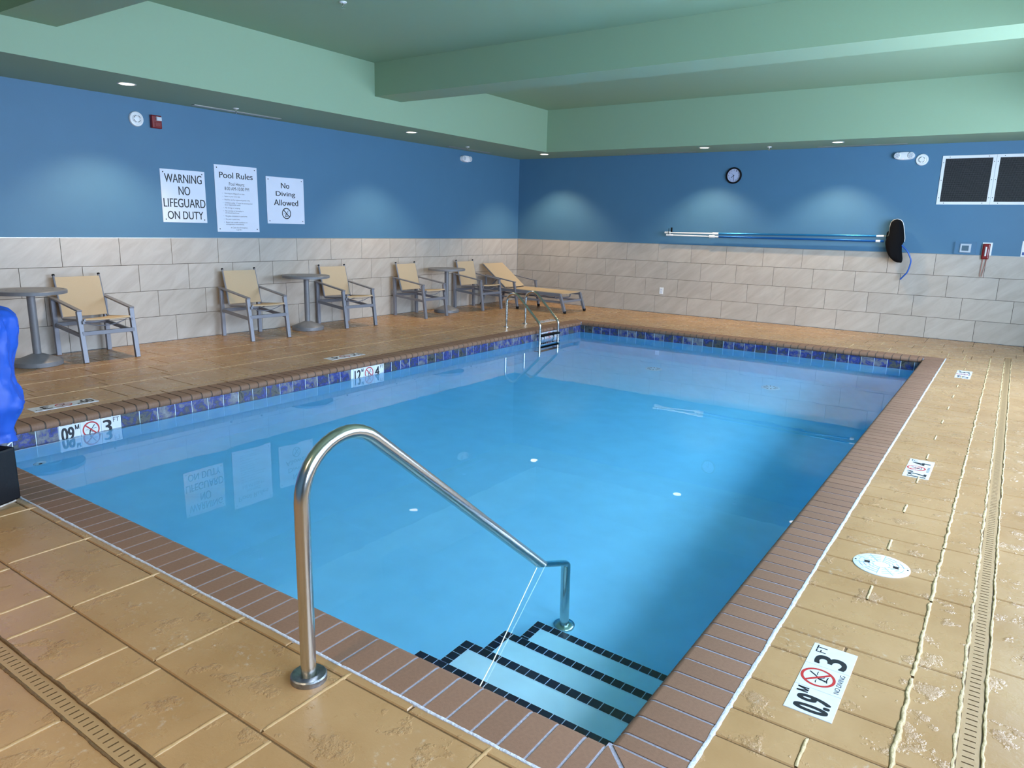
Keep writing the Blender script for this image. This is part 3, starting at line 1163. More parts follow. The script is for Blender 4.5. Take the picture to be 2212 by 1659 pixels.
# ------------------------------------------------------------------ pool ladder
lad = thing('pool_ladder', 'steel pool ladder with two hooped rails at the far left pool edge', 'ladder', (2.217, -3.23, 0))
for sy in (-.25, .25):
    pts = fillet([(0, sy, .004), (0, sy, .668), (.59, sy, .092), (.598, sy, -1.05)], [.125, .10], 12)
    MB().tube(pts, .0195, 18).build('rail', M_chrome, lad, smooth=True)
    MB().lathe([(.045, 0), (.045, .006), (.03, .012), (.022, .012)], 28, (0, sy, 0)).build('base_flange', M_chrome, lad, smooth=True)
for z in (-.075, -.36, -.65, -.93):
    MB().box(.56, .635, -.25, .25, z - .012, z + .012).build('tread', M_rubber, lad, bevel=.004)
for sy in (-.25, .25):
    MB().tube([(.598, sy, -.95), (.505, sy, -.95)], .016, 12).build('bumper', M_rubber, lad)

# ------------------------------------------------------------------ chairs


def sling(path, w, sag, n=10, th=.006, crosssag=0.0):
    """thin fabric sheet along a side path (x, z), width in y, with sag across"""
    vs, fs = [], []
    m = len(path)
    for side in (0, 1):
        for i, (x, z) in enumerate(path):
            x2, z2 = path[min(i + 1, m - 1)]
            x0, z0 = path[max(i - 1, 0)]
            d = Vector((x2 - x0, z2 - z0)).normalized()
            nx, nz = -d.y, d.x
            e_ = 1
            for k in range(n + 1):
                t_ = k / n * 2 - 1
                s = -sag * (1 - t_ * t_) - side * th
                vs.append((x + nx * s, t_ * w / 2, z + nz * s))
    row = n + 1
    off = m * row
    for i in range(m - 1):
        for k in range(n):
            q = (i * row + k, i * row + k + 1, (i + 1) * row + k + 1, (i + 1) * row + k)
            fs.append(q)
            fs.append(tuple(off + j for j in reversed(q)))
    for i in range(m - 1):
        for k in (0, n):
            fs.append((i * row + k, (i + 1) * row + k, off + (i + 1) * row + k, off + i * row + k))
    for i in (0, m - 1):
        for k in range(n):
            fs.append((i * row + k, i * row + k + 1, off + i * row + k + 1, off + i * row + k))
    return MB().add(vs, fs)


def make_chair():
    t = thing('sling_chair', '', 'chair')
    hw = .255
    for sy in (-1, 1):
        MB().bar((-.325, sy * hw, 0), (-.335, sy * hw, .592), .045, .040).build('leg', M_frame, t, bevel=.003)
        MB().bar((.330, sy * hw, 0), (.262, sy * hw, .512), .045, .038).build('leg', M_frame, t, bevel=.003)
        MB().bar((-.365, sy * hw, .607), (.292, sy * hw, .519), .048, .018).build('armrest', M_frame, t, bevel=.004)
        MB().bar((-.315, sy * hw, .318), (.292, sy * hw, .268), .026, .036).build('side_rail', M_frame, t, bevel=.003)
        # sling frame: seat rail and back tube
        MB().tube(fillet([(.318, sy * .222, .427), (-.215, sy * .222, .388), (-.338, sy * .222, .836)], [.03], 6), .0125, 12).build('sling_frame', M_frame, t, smooth=True)
        MB().lathe([(.0145, 0), (.0145, .012), (.010, .016)], 12, (-.3365, sy * .222, .830), (-.27, 0, .96)).build('end_cap', M_rubber, t)
        MB().bar((.298, sy * .225, .405), (.298, sy * .245, .405), .03, .035, (0, 0, 1)).build('bracket', M_frame, t)
    MB().bar((.300, -hw, .292), (.300, hw, .292), .026, .042, (1, 0, 0)).build('front_rail', M_frame, t, bevel=.003)
    MB().bar((-.318, -hw, .325), (-.318, hw, .325), .026, .042, (1, 0, 0)).build('rear_rail', M_frame, t, bevel=.003)
    for xx, sg in ((.235, .05), (-.02, .05)):
        pts = [(xx, yy_ / 10 * .215, .412 - .012 - sg * (1 - (yy_ / 10) ** 2)) for yy_ in range(-10, 11)]
        MB().tube(pts, .005, 8).build('stretcher', M_frame, t, smooth=True)
    seat = [(-.205 + .515 * k / 8, .392 + .038 * k / 8 + (.012 if k else 0) - .012 * (1 - k / 8)) for k in range(9)]
    seat.append((.322, .428))
    sling(seat, .436, .012).build('seat', M_sling, t, smooth=True)
    back = [(-.222 - .109 * k / 8, .408 + .405 * k / 8) for k in range(9)]
    back = [(x + .013, z + .004) for x, z in reversed(back)]
    sling(back, .436, -.010 * -1).build('backrest', M_sling, t, smooth=True)
    return t


chair = make_chair()
G_CH = 'sling armchairs along the left wall'
CH = [(.415, -8.415, -2.5, 'beige sling armchair beside the cut-off table at far left, nearest the camera'),
      (.445, -6.485, -4.0, 'shaded greyish sling armchair left of the middle table, below the signs'),
      (.410, -4.925, -5.5, 'beige sling armchair just right of the middle round table'),
      (.440, -3.370, .5, 'beige sling armchair left of the farthest round table'),
      (.430, -1.835, -3.0, 'farthest sling armchair, between the farthest table and the lounger')]
for i, (x, y, d, lab) in enumerate(CH):
    o = chair if i == 0 else copy_tree(chair)
    o.location = (x, y, 0)
    o.rotation_euler = (0, 0, math.radians(d))
    tag(o, lab, 'chair', G_CH)


# ------------------------------------------------------------------ tables
def make_table():
    t = thing('bistro_table', '', 'table')
    MB().lathe([(.30, .700), (.31, .702), (.312, .730), (.306, .737), (.284, .737), (.281, .733), (.276, .733), (.273, .737),
                (.20, .737), (.198, .7345), (.194, .7345), (.192, .737), (.12, .737), (.118, .7345), (.114, .7345), (.112, .737), (.01, .737)], 56).build('tabletop', M_table, t, smooth=True)
    MB().lathe([(.036, .10), (.036, .702)], 28).build('column', M_table, t, smooth=True)
    MB().lathe([(.10, .685), (.10, .702)], 24).build('top_plate', M_table, t)
    MB().lathe([(.208, 0), (.212, .004), (.212, .044), (.206, .050), (.05, .112), (.036, .114)], 48).build('base', M_table, t, smooth=True)
    return t


tab = make_table()
for i, (x, y, lab) in enumerate([(.49, -9.02, 'grey round pedestal table at far left, cut by the photo edge beside first chair'),
                                 (.40, -5.63, 'grey round pedestal table in the middle, between second and third chairs'),
                                 (.41, -2.69, 'farthest grey round pedestal table, between the fourth and fifth chairs')]):
    o = tab if i == 0 else copy_tree(tab)
    o.location = (x, y, 0)
    tag(o, lab, 'table', 'round pedestal tables along the left wall')

# ------------------------------------------------------------------ lounger
lg = thing('chaise_lounger', 'beige sling chaise lounger with raised back in the far left corner', 'lounger', (1.03, -1.03, 0), math.radians(-2))
hw = .325
for sy in (-1, 1):
    MB().bar((.955, sy * hw, .02), (.845, sy * hw, .315), .045, .045).build('leg', M_frame, lg, bevel=.003)
    MB().bar((-.055, sy * (hw + .01), .02), (-.145, sy * (hw + .01), .468), .035, .04).build('leg', M_frame, lg, bevel=.003)
    MB().bar((-.92, sy * (hw - .02), .02), (-.80, sy * (hw - .02), .32), .035, .04).build('leg', M_frame, lg, bevel=.003)
    for fx in (.957, -.053, -.922):
        MB().lathe([(.022, -.02), (.026, -.012), (.026, .018), (.02, .022)], 14, (fx, sy * (hw if fx > 0.5 else hw + .01 if fx > -.5 else hw - .02), .02)).build('foot', M_rubber, lg)
    MB().bar((-.90, sy * hw, .325), (.86, sy * hw, .308), .028, .055).build('side_rail', M_frame, lg, bevel=.004)
    MB().bar((-.80, sy * (hw + .01), .565), (-.115, sy * (hw + .01), .470), .045, .018).build('armrest', M_frame, lg, bevel=.004)
    MB().bar((-.80, sy * (hw + .01), .325), (-.795, sy * (hw + .01), .56), .03, .035).build('arm_post', M_frame, lg, bevel=.003)
    MB().tube([(-.37, sy * .285, .345), (-.905, sy * .285, .752)], .014, 12).build('back_tube', M_frame, lg, smooth=True)
    MB().bar((-.88, sy * (hw - .03), .20), (.89, sy * (hw - .02), .185), .025, .03).build('lower_rail', M_frame, lg, bevel=.003)
MB().bar((.882, -hw, .195), (.882, hw, .195), .026, .04, (1, 0, 0)).build('front_rail', M_frame, lg, bevel=.003)
MB().bar((-.86, -hw, .20), (-.86, hw, .20), .026, .04, (1, 0, 0)).build('rear_rail', M_frame, lg, bevel=.003)
for xx in (.68, .25, -.2):
    pts = fillet([(xx, -.29, .31), (xx + .02, -.22, .235), (xx + .02, .22, .235), (xx, .29, .31)], [.03, .03], 4)
    MB().tube(pts, .011, 8).build('stretcher', M_frame, lg, smooth=True)
MB().bar((-.60, -.24, .50), (-.78, -.24, .33), .02, .02).build('back_prop', M_frame, lg)
MB().bar((-.60, .24, .50), (-.78, .24, .33), .02, .02).build('back_prop', M_frame, lg)
sling([(-.36 + 1.225 * k / 10, .352 - .014 * k / 10) for k in range(11)], .585, .012).build('seat', M_sling, lg, smooth=True)
sling([(-.905 + .535 * k / 8, .770 - .402 * k / 8) for k in range(9)], .585, .010).build('backrest', M_sling, lg, smooth=True)

# ------------------------------------------------------------------ pool lift under its blue cover
lift = thing('pool_lift', 'pool lift hidden under a bright blue vinyl cover, black base at left edge', 'pool lift', (4.08, -10.80, 0))
ring_z = [.330, .37, .40, .45, .50, .57, .64, .72, .82, .90, .95, .985, 1.005, 1.012]
right_y = [-10.60, -10.615, -10.60, -10.565, -10.535, -10.545, -10.56, -10.555, -10.535, -10.525, -10.53, -10.56, -10.62, -10.72]
n = 144
fine_z, fine_y = [], []
for i in range(len(ring_z) - 1):
    for k in range(4):
        fine_z.append(ring_z[i] + (ring_z[i + 1] - ring_z[i]) * k / 4)
        fine_y.append(right_y[i] + (right_y[i + 1] - right_y[i]) * k / 4)
ring_z, right_y = fine_z + ring_z[-1:], fine_y + right_y[-1:]
vs, fs = [], []
for zz, ry in zip(ring_z, right_y):
    R_ = ry + 10.86
    for k in range(n):
        an = 2 * PI * k / n
        # wrapped sheet: broad pleats that deepen downwards
        fold = .030 * noise.noise((math.cos(an) * 2.2, math.sin(an) * 2.2, zz * 2.0)) + .030 * noise.noise((math.cos(an) * 4, math.sin(an) * 4, zz * 4 + 4)) - .022 * abs(noise.noise((math.cos(an) * 6, math.sin(an) * 6, zz * 8))) + .010 * noise.noise((math.cos(an) * 16, math.sin(an) * 16, zz * 16))
        fold += .012 * abs(math.sin(an * 5 + zz * 9)) * (1.1 - zz)
        rx = R_ * .95 + fold - .004
        ryy = R_ + fold
        pinch = 1.0
        vs.append((.0 + rx * math.cos(an) * pinch, -.06 + ryy * math.sin(an), zz + .03 * noise.noise((math.cos(an) * 2, math.sin(an) * 2, 7))))
for i in range(len(ring_z) - 1):
    for k in range(n):
        k2 = (k + 1) % n
        fs.append((i * n + k, i * n + k2, (i + 1) * n + k2, (i + 1) * n + k))
fs.append(tuple((len(ring_z) - 1) * n + k for k in range(n)))
MB().add(vs, fs).build('cover', M_vinyl, lift, smooth=True)['label'] = 'bright blue draped vinyl cover'
# black base block, turned a little, with rounded top edges and a chipped foot
ca, sa = math.cos(math.radians(-22)), math.sin(math.radians(-22))
blk = MB().box(-.16, 0, -.26, 0, .012, .292).build('base_block', M_blackbox, lift, bevel=.012)
blk.location = (.135, .172, 0)
blk.rotation_euler = (0, 0, math.radians(22))
ft = MB().box(-.13, -.02, -.24, -.015, 0, .014).build('foot', M_rust, blk)
MB().tube([(0, -.06, .28), (0, -.06, .34)], .05, 16).build('mast', M_blackbox, lift)
MB().tube(smooth_path([(.07, .16, .285), (.07, .178, .300), (.07, .192, .325), (.07, .184, .347), (.07, .160, .365), (.07, .12, .40)], 6), .005, 10).build('cable', M_white, lift, smooth=True)

# ------------------------------------------------------------------ wall signs


def sign(label, y0, y1, z0, z1, lines, screws=True, icon=None, group=None):
    t = thing('wall_sign', label, 'sign', frame=lwall((y0 + y1) / 2, (z0 + z1) / 2, LW), group=group)
    w, h = y1 - y0, z1 - z0
    cy, cz = (y0 + y1) / 2, (z0 + z1) / 2
    MB().slab(-w / 2, w / 2, -h / 2, h / 2, 0, .006, .001).build('board', M_signw, t)
    mb_ = MB()
    for s, a0, a1, b0, b1 in lines:
        for i in ((-1, 0, 1) if b1 - b0 > .05 else (0,)):
            mb_.add(*text_faces(s, a0 - cy + i * .0015, a1 - cy + i * .0015, b0 - cz, b1 - cz, .0066 + i * 2e-5))
    if icon:
        no_dive(mb_, icon[0] - cy, icon[1] - cz, icon[2], .0066, ring=0)
    mb_.build('lettering', M_black, t)['kind'] = 'stuff'
    for p, q in ((-1, -1), (1, -1), (1, 1), (-1, 1)):
        MB().lathe([(.007, .005), (.007, .0075), (.004, .009)], 12, (p * (w / 2 - .035), q * (h / 2 - .035), 0)).build('screw', M_dark, t)
    return t


sign('white sign reading WARNING NO LIFEGUARD ON DUTY, leftmost of three', -7.344, -6.782, 1.397, 2.003,
     [('WARNING', -7.295, -6.825, 1.853, 1.953), ('NO', -7.13, -6.985, 1.715, 1.815), ('LIFEGUARD', -7.325, -6.795, 1.573, 1.673), ('ON DUTY', -7.285, -6.833, 1.435, 1.528)])
rules = [('Pool Rules', -6.581, -6.103, 1.950, 2.022), ('Pool Hours:', -6.452, -6.23, 1.862, 1.902), ('8:00 AM-10:00 PM', -6.517, -6.166, 1.805, 1.846)]
small = [('Warning-no lifeguard on duty.', 1.765, .292, 1), ('Swim at your own risk.', 1.728, .222, 1), ('Pool for use by registered guests only.', 1.688, .365, 1),
         ('Children under 17 must be accompanied', 1.650, .398, 1), ('by a responsible adult.', 1.626, .225, 0), ('No diving or jumping.', 1.588, .215, 1),
         ('No running or horseplay in', 1.551, .262, 1), ('or around pool area.', 1.527, .200, 0), ('No glass containers in pool area.', 1.488, .315, 1),
         ('No pets in pool area.', 1.449, .200, 1), ('Report any unsafe conditions to', 1.411, .310, 1), ('management immediately.', 1.387, .262, 0)]
for s, z, w_, bul in small:
    rules.append((s, -6.525, -6.525 + w_, z - .012, z + .009))
    if bul:
        rules.append(('.', -6.552, -6.547, z - .002, z + .003))
rules += [('In Case of an Emergency', -6.458, -6.217, 1.333, 1.354), ('Call 911', -6.378, -6.300, 1.310, 1.327)]
sign('tall white Pool Rules sign with small print, middle of three', -6.648, -6.035, 1.293, 2.107, rules)
sign('square white No Diving Allowed sign with diver symbol, rightmost of three', -5.901, -5.288, 1.408, 2.016,
     [('No', -5.664, -5.530, 1.873, 1.946), ('Diving', -5.752, -5.438, 1.753, 1.832), ('Allowed', -5.788, -5.393, 1.648, 1.725)], icon=(-5.592, 1.545, .074))


# ------------------------------------------------------------------ alarm devices, lights, sprinklers
def speaker(fr, label):
    t = thing('alarm_speaker', label, 'alarm', frame=fr, group='round white ceiling-style alarm speakers on the walls')
    MB().lathe([(.080, 0), (.080, .014), (.074, .022), (.060, .024), (.052, .016), (.046, .016)], 40).build('ring', M_white, t, smooth=True)
    MB().lathe([(.046, .010), (.044, .030), (.030, .036), (.026, .030), (.010, .032)], 32).build('sounder', M_white, t, smooth=True)
    mb_ = MB()
    for k in range(4):
        for j in range(6):
            a0 = k * PI / 2 + .25 + j * .17
            mb_.bar((.036 * math.cos(a0), .036 * math.sin(a0), .0345), (.036 * math.cos(a0 + .17), .036 * math.sin(a0 + .17), .0345), .004, .002, (math.cos(a0), math.sin(a0), 0))
    mb_.build('slots', M_dark, t)


speaker(lwall(-7.570, 2.512, LW), 'round white alarm sounder beside red strobe above the signs')
speaker(bwall(6.948, 2.520, -LW), 'round white alarm sounder right of emergency light near the vent grille')
t = thing('alarm_strobe', 'dark red fire alarm strobe with clear lens on the left blue wall', 'alarm', frame=lwall(-7.351, 2.507, LW))
MB().slab(-.060, .060, -.071, .071, 0, .045, .008).build('body', M_redp, t, bevel=.006)
MB().slab(-.012, .050, .012, .056, .044, .066, .006).build('lens', M_clear, t, bevel=.004)
MB().slab(-.028, .040, -.052, -.002, .044, .049, .003).build('horn', M_redp, t)


def em_light(fr, label):
    t = thing('emergency_light', label, 'emergency light', frame=fr, group='white twin-head emergency lights')
    # oval body
    prof, n_ = [], 40
    vs, fs = [], []
    for sc_, zz in ((1, 0), (1, .03), (.93, .05), (.75, .058)):
        for k in range(n_):
            an = 2 * PI * k / n_
            cx_, cy_ = math.cos(an), math.sin(an)
            vs.append((math.copysign(abs(cx_) ** .8, cx_) * .134 * sc_, math.copysign(abs(cy_) ** .8, cy_) * .056 * sc_, zz))
    for i in range(3):
        for k in range(n_):
            k2 = (k + 1) % n_
            fs.append((i * n_ + k, i * n_ + k2, (i + 1) * n_ + k2, (i + 1) * n_ + k))
    fs.append(tuple(3 * n_ + k for k in range(n_)))
    MB().add(vs, fs).build('body', M_white, t, smooth=True)
    for sx in (-1, 1):
        h_ = MB().lathe([(.044, .03), (.046, .060), (.040, .070)], 28, (sx * .088, .004, 0)).build('lamp_head', M_white, t, smooth=True)
        MB().lathe([(.038, .066), (.036, .073), (.01, .075)], 24, (sx * .088, .004, 0)).build('lens', M_clear, h_, smooth=True)
        mb_ = MB()
        for k in range(6):
            an = k * PI / 3
            mb_.bar((sx * .088 + .008 * math.cos(an), .004 + .008 * math.sin(an), .0755), (sx * .088 + .034 * math.cos(an), .004 + .034 * math.sin(an), .0735), .004, .002, (-math.sin(an), math.cos(an), 0))
        mb_.build('grid', mat('lamp_grid', srgb(110, 116, 124), .4), h_)
    MB().lathe([(.004, .056), (.004, .061)], 8, (-.006, -.044, 0)).build('indicator', M_led, t)


em_light(lwall(-1.712, 2.595, LW), 'small white emergency light on left wall near the corner')
em_light(bwall(6.717, 2.578, -LW), 'white emergency light with two lamp heads high on the back wall')

LIGHTS = [(.76, -8.05, 'recessed ceiling light in left soffit, nearest the camera'), (.86, -4.03, 'recessed ceiling light midway along the left soffit'),
          (1.01, -.70, 'recessed ceiling light where the two soffits meet'), (3.97, -.665, 'recessed ceiling light in the back soffit above the clock'),
          (5.93, -.665, 'recessed ceiling light in the back soffit left of the vent grille'),
          (.76, -12.0, 'recessed ceiling light in left soffit outside the frame'), ] + [(x_, -12.75, 'added unseen fill lamp in near soffit, ' + w_) for x_, w_ in ((2.6, 'left one'), (4.6, 'middle one'), (6.6, 'right one'))]  # the near-soffit lamps are added to brighten the near deck
for x, y, lab in LIGHTS:
    t = thing('downlight', lab, 'ceiling light', (x, y, SOF), 0, 'recessed ceiling lights in the soffits')
    MB().lathe([(.085, 0), (.088, -.003), (.080, -.006), (.070, -.004), (.068, 0)], 36, cap=False).build('trim_ring', M_white, t, smooth=True)
    MB().lathe([(.069, -.001), (.064, -.004), (.01, -.005)], 32).build('lens', M_lens, t)
    ld = bpy.data.lights.new('lamp', 'SPOT')
    ld.energy = SPOT_POWER * (1.05 if y < -12.5 else 1)
    ld.color = (1.0, 0.76, 0.48)
    ld.spot_size = math.radians(108)
    ld.spot_blend = 0.55
    ld.shadow_soft_size = .05
    ld.cycles.is_caustics_light = False
    lo = bpy.data.objects.new('lamp', ld)
    C.objects.link(lo)
    lo.parent = t
    lo.location = (0, 0, -.012)


def sprinkler(x, y, z, label):
    t = thing('sprinkler', label, 'sprinkler', (x, y, z), 0, 'fire sprinkler heads')
    MB().lathe([(.034, 0), (.034, -.006), (.022, -.012), (.012, -.012)], 24).build('escutcheon', M_white, t, smooth=True)
    MB().lathe([(.009, -.01), (.009, -.03)], 12).build('body', M_chrome, t)
    for sx in (-1, 1):
        MB().tube([(sx * .008, 0, -.028), (sx * .013, 0, -.04), (sx * .003, 0, -.054)], .0025, 8).build('arm', M_chrome, t)
    MB().lathe([(.016, -.054), (.016, -.0565)], 16).build('deflector', M_chrome, t)


sprinkler(.41, -6.58, SOF, 'sprinkler head on left soffit in front of first slot diffuser')
sprinkler(.44, -2.20, SOF, 'sprinkler head on left soffit near the corner emergency light')
sprinkler(4.91, -.43, SOF, 'sprinkler head on the back soffit between two ceiling lights')
sprinkler(2.82, -7.07, TOP, 'sprinkler head on the high green ceiling at top of photo')


def diffuser(x0, y0, x1, y1, label):
    p, q = Vector((x0, y0, SOF)), Vector((x1, y1, SOF))
    ln = (q - p).length
    an = math.atan2(q.y - p.y, q.x - p.x)
    t = thing('slot_diffuser', label, 'air diffuser', (p + q) / 2, an, 'linear air slots in the soffits')
    MB().box(-ln / 2, ln / 2, -.030, .030, -.003, 0).build('slot', M_dark, t)
    for s in (-.030, .0, .030):
        MB().box(-ln / 2 - .004, ln / 2 + .004, s - .006, s + .006, -.008, 0).build('bar', M_trimstrip, t)


diffuser(.175, -6.98, .175, -5.78, 'thin linear air slot in left soffit, above the signs')
diffuser(.19, -2.42, .19, -1.23, 'thin linear air slot in left soffit, near the corner')
diffuser(2.39, -.16, 3.65, -.16, 'thin linear air slot in back soffit, left of the clock')
diffuser(5.55, -.14, 6.75, -.14, 'thin linear air slot in back soffit, right of the clock')

# ------------------------------------------------------------------ back wall fittings
t = thing('wall_clock', 'round black-rimmed wall clock on the back wall', 'clock', frame=bwall(4.258, 2.353, -LW))
MB().lathe([(.128, 0), (.130, .02), (.124, .034), (.112, .036), (.106, .024), (.104, .012)], 48, cap=False).build('rim', M_rubber, t, smooth=True)
MB().lathe([(.106, .004), (.106, .016), (.002, .016)], 40).build('dial', M_face, t)
mb = MB()
for k in range(1, 13):
    an = PI / 2 - k * PI / 6
    cx_, cy_ = .084 * math.cos(an), .084 * math.sin(an)
    w_ = .011 if k < 10 else .018
    mb.add(*text_faces(str(k), cx_ - w_ / 2, cx_ + w_ / 2, cy_ - .011, cy_ + .011, .0172))
mb.build('numerals', M_black, t)
for nm, an, ln, w_ in (('hour_hand', -228, .055, .007), ('minute_hand', -178.0, .078, .005), ('second_hand', -50, .05, .002)):
    an = PI / 2 + math.radians(an)
    if nm == 'second_hand':
        an = math.radians(138)
    MB().bar((-.012 * math.cos(an), -.012 * math.sin(an), .0185), (ln * math.cos(an), ln * math.sin(an), .0185), w_, .0015, (-math.sin(an), math.cos(an), 0)).build(nm, M_black, t)

# return-air grilles


def grille(x0, x1, z0, z1, label):
    t = thing('vent_grille', label, 'vent', frame=bwall((x0 + x1) / 2, (z0 + z1) / 2, -LW), group='white framed return air grilles')
    w, h = x1 - x0, z1 - z0
    f_ = .040
    for nm, (p0, p1, q0, q1) in (('frame_rail', (-w / 2, w / 2, h / 2 - f_, h / 2)), ('frame_rail', (-w / 2, w / 2, -h / 2, -h / 2 + f_)),
                                 ('frame_stile', (-w / 2, -w / 2 + f_, -h / 2 + f_, h / 2 - f_)), ('frame_stile', (w / 2 - f_, w / 2, -h / 2 + f_, h / 2 - f_))):
        MB().slab(p0, p1, q0, q1, 0, .012, .002).build(nm, M_white, t)
    MB().box(-w / 2 + f_, w / 2 - f_, -h / 2 + f_, h / 2 - f_, 0, .001).build('backing', M_dark, t)
    mb_ = MB()
    nx = int((w - 2 * f_) / .0125)
    for k in range(1, nx):
        xx = -w / 2 + f_ + (w - 2 * f_) * k / nx
        mb_.box(xx - .0009, xx + .0009, -h / 2 + f_, h / 2 - f_, .001, .008)
    nz_ = int((h - 2 * f_) / .0125)
    for k in range(1, nz_):
        zz = -h / 2 + f_ + (h - 2 * f_) * k / nz_
        mb_.box(-w / 2 + f_, w / 2 - f_, zz - .0009, zz + .0009, .001, .0085)
    g_ = mb_.build('egg_crate', mat('grille_black', srgb(84, 86, 90), .5), t)
    g_['kind'] = 'stuff'
    for px, pz in [(sx * (w / 2 - f_ / 2), zz) for sx in (-1, 1) for zz in (-h * .36, 0, h * .36)] + [(xx, sz * (h / 2 - f_ / 2)) for sz in (-1, 1) for xx in (-w * .36, w * .36)]:
        MB().lathe([(.0055, .011), (.0055, .0135)], 10, (px, pz, 0)).build('screw', M_dark, t)


grille(7.200, 7.839, 1.902, 2.565, 'white framed return grille on back wall, left one of two')
grille(7.841, 8.480, 1.902, 2.565, 'white framed return grille cut by right photo edge')

# thermostat under a clear cover
t = thing('thermostat', 'white thermostat with grey screen under a clear guard on back wall', 'thermostat', frame=bwall(7.640, 1.308, -LW))
MB().slab(-.066, .066, -.060, .060, 0, .028, .004).build('body', M_white, t, bevel=.003)
MB().slab(-.044, .040, -.036, .036, .027, .0295, .001).build('screen', M_lcd, t)
mb = MB()
for p in ((-.13, -.124, -.085, .085), (.124, .13, -.085, .085), (-.13, .13, -.085, -.079), (-.13, .13, .079, .085)):
    mb.box(p[0], p[1], p[2], p[3], 0, .05)
mb.box(-.13, .13, -.085, .085, .050, .053)
mb.build('guard', M_clearcover, t)

# red wall telephone
t = thing('wall_telephone', 'dark red wall telephone with hanging coiled cord on back wall', 'telephone', frame=bwall(7.888, 1.272, -LW))
MB().slab(-.052, .066, -.056, .12, 0, .008, .002).build('wall_plate', M_white, t)
MB().slab(-.044, .044, -.108, .104, .008, .055, .008).build('body', M_redp, t, bevel=.008)
MB().slab(-.012, .010, -.066, .064, .054, .078, .006).build('handset', mat('pale_handset_label', srgb(214, 210, 214), .4), t, bevel=.003)
mb = MB()
for k in range(6):
    mb.lathe([(.003, .054), (.003, .057)], 8, (.026, -.05 + k * .014, 0))
mb.build('keypad', M_white, t)
for sx in (-.022, .022):
    pts = [(sx + .006 * math.cos(k * 1.05), -.108 - k * .0022, .03 + .006 * math.sin(k * 1.05)) for k in range(110)]
    pts = [(x * (1 - .5 * i / 110) - .018 * i / 110, y_, z) for i, (x, y_, z) in enumerate(pts)]
    MB().tube(pts, .0022, 6).build('coiled_cord', M_cord, t, smooth=True)
# small sign at the photo edge
t = thing('notice_plate', 'white notice plate right of the telephone, cut by photo edge', 'sign', frame=bwall(8.40, 1.322, -LW))
MB().slab(-.112, .112, -.103, .103, 0, .006, .001).build('board', M_white, t)
MB().box(-.098, .098, -.085, -.045, .006, .0066).build('printed_band', mat('blue_print', srgb(60, 84, 150), .5), t)

# outlet
t = thing('wall_outlet', 'white electrical outlet on the tiled back wall', 'outlet', frame=bwall(3.133, .396))
MB().slab(-.036, .036, -.059, .059, 0, .007, .003).build('cover_plate', M_white, t)
for sz in (-.022, .022):
    r_ = MB().slab(-.017, .017, sz - .015, sz + .015, .006, .009, .002).build('receptacle', M_signw, t)
    for sx in (-.006, .006):
        MB().box(sx - .0012, sx + .0012, sz - .004, sz + .006, .0088, .0094).build('slot', M_dark, r_)

# pool poles and net hanging on hooks
PYW = -.085
for x_, z_, lab in ((3.245, 1.44, 'small dark wall hook holding the white ends of the poles'), (6.640, 1.455, 'small dark wall hook beside the leaf net')):
    t = thing('wall_hook', lab, 'hook', (x_, -LW, z_), 0, 'dark hooks holding the pool poles')
    MB().box(-.012, .012, -.006, 0, -.04, .06).build('plate', M_rubber, t)
    MB().tube(fillet([(0, -.003, -.052), (0, -.128, -.052), (0, -.128, .045)], [.02], 5), .005, 8).build('prong', M_rubber, t, smooth=True)
t = thing('telescopic_pole', 'upper telescopic pool pole, white at left and blue at right, holding the net', 'pole', (0, PYW + .0, 0), 0, 'telescopic pool poles on the back wall')
MB().tube([(3.20, 0, 1.413), (4.03, 0, 1.4165)], .0115, 14).build('inner_tube', M_white, t, smooth=True)
MB().tube([(4.10, 0, 1.417), (6.50, 0, 1.443)], .0165, 16).build('outer_tube', M_pblue, t, smooth=True)
MB().tube([(3.16, 0, 1.413), (3.265, 0, 1.413)], .017, 14).build('end_grip', M_white, t, smooth=True)
MB().tube([(4.015, 0, 1.4165), (4.115, 0, 1.417)], [.021, .019], 16).build('lock_collar', M_white, t, smooth=True)
MB().tube([(6.495, 0, 1.443), (6.60, 0, 1.445)], .015, 14).build('tip_sleeve', M_white, t, smooth=True)
t = thing('telescopic_pole', 'lower telescopic pool pole, white at left and deep blue at right', 'pole', (0, PYW - .0, 0), 0, 'telescopic pool poles on the back wall')
MB().tube([(3.22, 0, 1.372), (3.98, 0, 1.368)], .0115, 14).build('inner_tube', M_white, t, smooth=True)
MB().tube([(4.12, 0, 1.3675), (6.61, 0, 1.371)], .0165, 16).build('outer_tube', mat('anodised_deep_blue_pole', srgb(24, 96, 176), .28, .6), t, smooth=True)
MB().tube([(3.192, 0, 1.376), (3.31, 0, 1.373)], .017, 14).build('end_grip', M_white, t, smooth=True)
MB().tube([(3.96, 0, 1.368), (4.05, 0, 1.368)], .022, 16).build('lock_collar', M_white, t, smooth=True)
MB().tube([(4.05, 0, 1.368), (4.13, 0, 1.3675)], .015, 16).build('lock_button', M_white, t, smooth=True)
MB().tube([(6.50, 0, 1.371), (6.56, 0, 1.371)], .018, 14).build('clip', M_white, t, smooth=True)

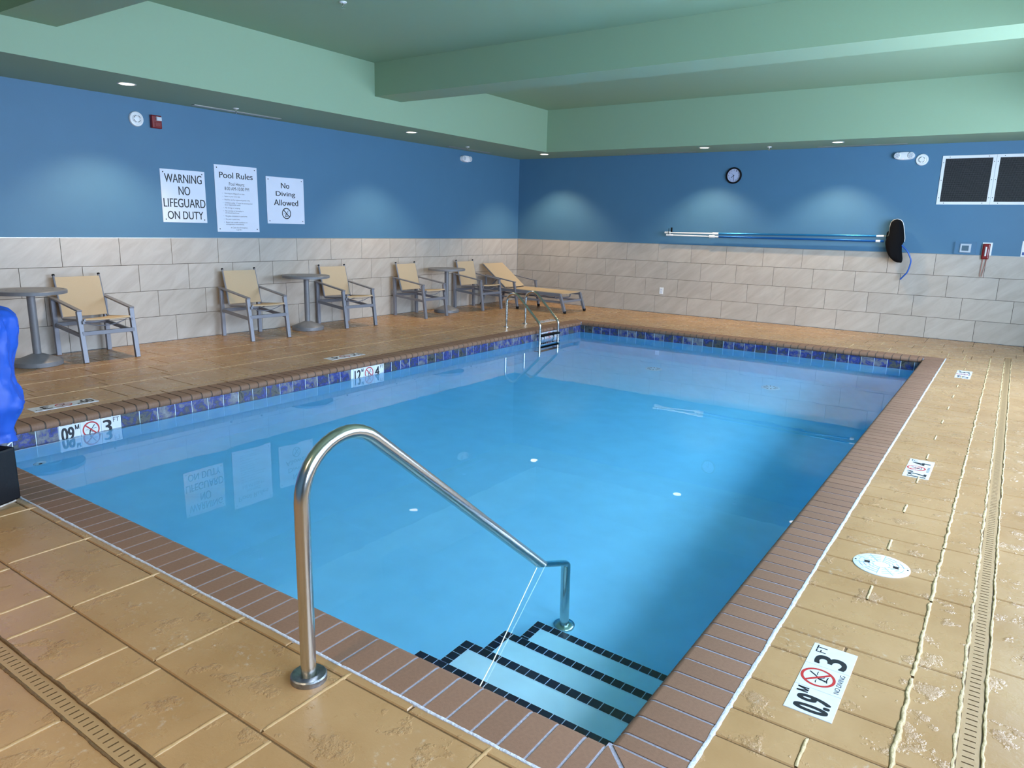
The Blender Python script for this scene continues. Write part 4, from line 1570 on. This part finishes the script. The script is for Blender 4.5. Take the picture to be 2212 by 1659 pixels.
# leaf net: a hoop with a deep black bag that hangs down
net = thing('leaf_net', 'black leaf skimmer net hanging on the back wall at the pole ends', 'pool net', (0, PYW - .03, 0), 0)
out = [(6.668, 1.455), (6.668, 1.56), (6.676, 1.64), (6.705, 1.675), (6.750, 1.689), (6.795, 1.678), (6.824, 1.648), (6.842, 1.60), (6.853, 1.55), (6.868, 1.48), (6.878, 1.42), (6.879, 1.372),
       (6.862, 1.338), (6.858, 1.30), (6.864, 1.24), (6.878, 1.18), (6.888, 1.13), (6.888, 1.095), (6.879, 1.071), (6.83, 1.073), (6.785, 1.086), (6.74, 1.122), (6.702, 1.165), (6.672, 1.22), (6.650, 1.278), (6.638, 1.33),
       (6.634, 1.36), (6.640, 1.40)]
vs, fs = [], []
K = len(out)
ccx = sum(q[0] for q in out) / K
for layer, (sc_, dy) in enumerate(((1, .0), (1.0, -.02), (.82, -.062), (.5, -.085))):
    for x_, z_ in out:
        cx_ = 6.755 if z_ > 1.4 else 6.765
        cz_ = max(min(z_, 1.60), 1.17)
        vs.append((cx_ + (x_ - cx_) * sc_, dy + .006 * noise.noise((x_ * 30, z_ * 5, layer)), cz_ + (z_ - cz_) * sc_))
for i in range(3):
    for k in range(K):
        k2 = (k + 1) % K
        fs.append((i * K + k, i * K + k2, (i + 1) * K + k2, (i + 1) * K + k))
fs.append(tuple(3 * K + k for k in range(K)))
fs.append(tuple(range(K - 1, -1, -1)))
MB().add(vs, fs).build('net_bag', M_net, net, smooth=True)
hoop = smooth_path([(x_, 0.012, z_) for x_, z_ in out[:12]], 4)
MB().tube(hoop, .006, 10).build('hoop', M_white, net, smooth=True)
for dz in (-.008, .012):
    MB().tube([(6.595, .02, 1.445 + dz * .3), (6.675, .02, 1.447 + dz)], .0045, 8).build('yoke', M_chrome, net)
tb = smooth_path([(6.850, -.02, 1.325), (6.935, -.02, 1.242), (6.985, -.015, 1.150), (7.000, -.01, 1.085), (6.975, 0, .95), (6.930, .01, .880), (6.889, .03, .828)], 6)
MB().tube(tb, .0105, 12).build('bumper_tube', M_tubeblue, net, smooth=True)
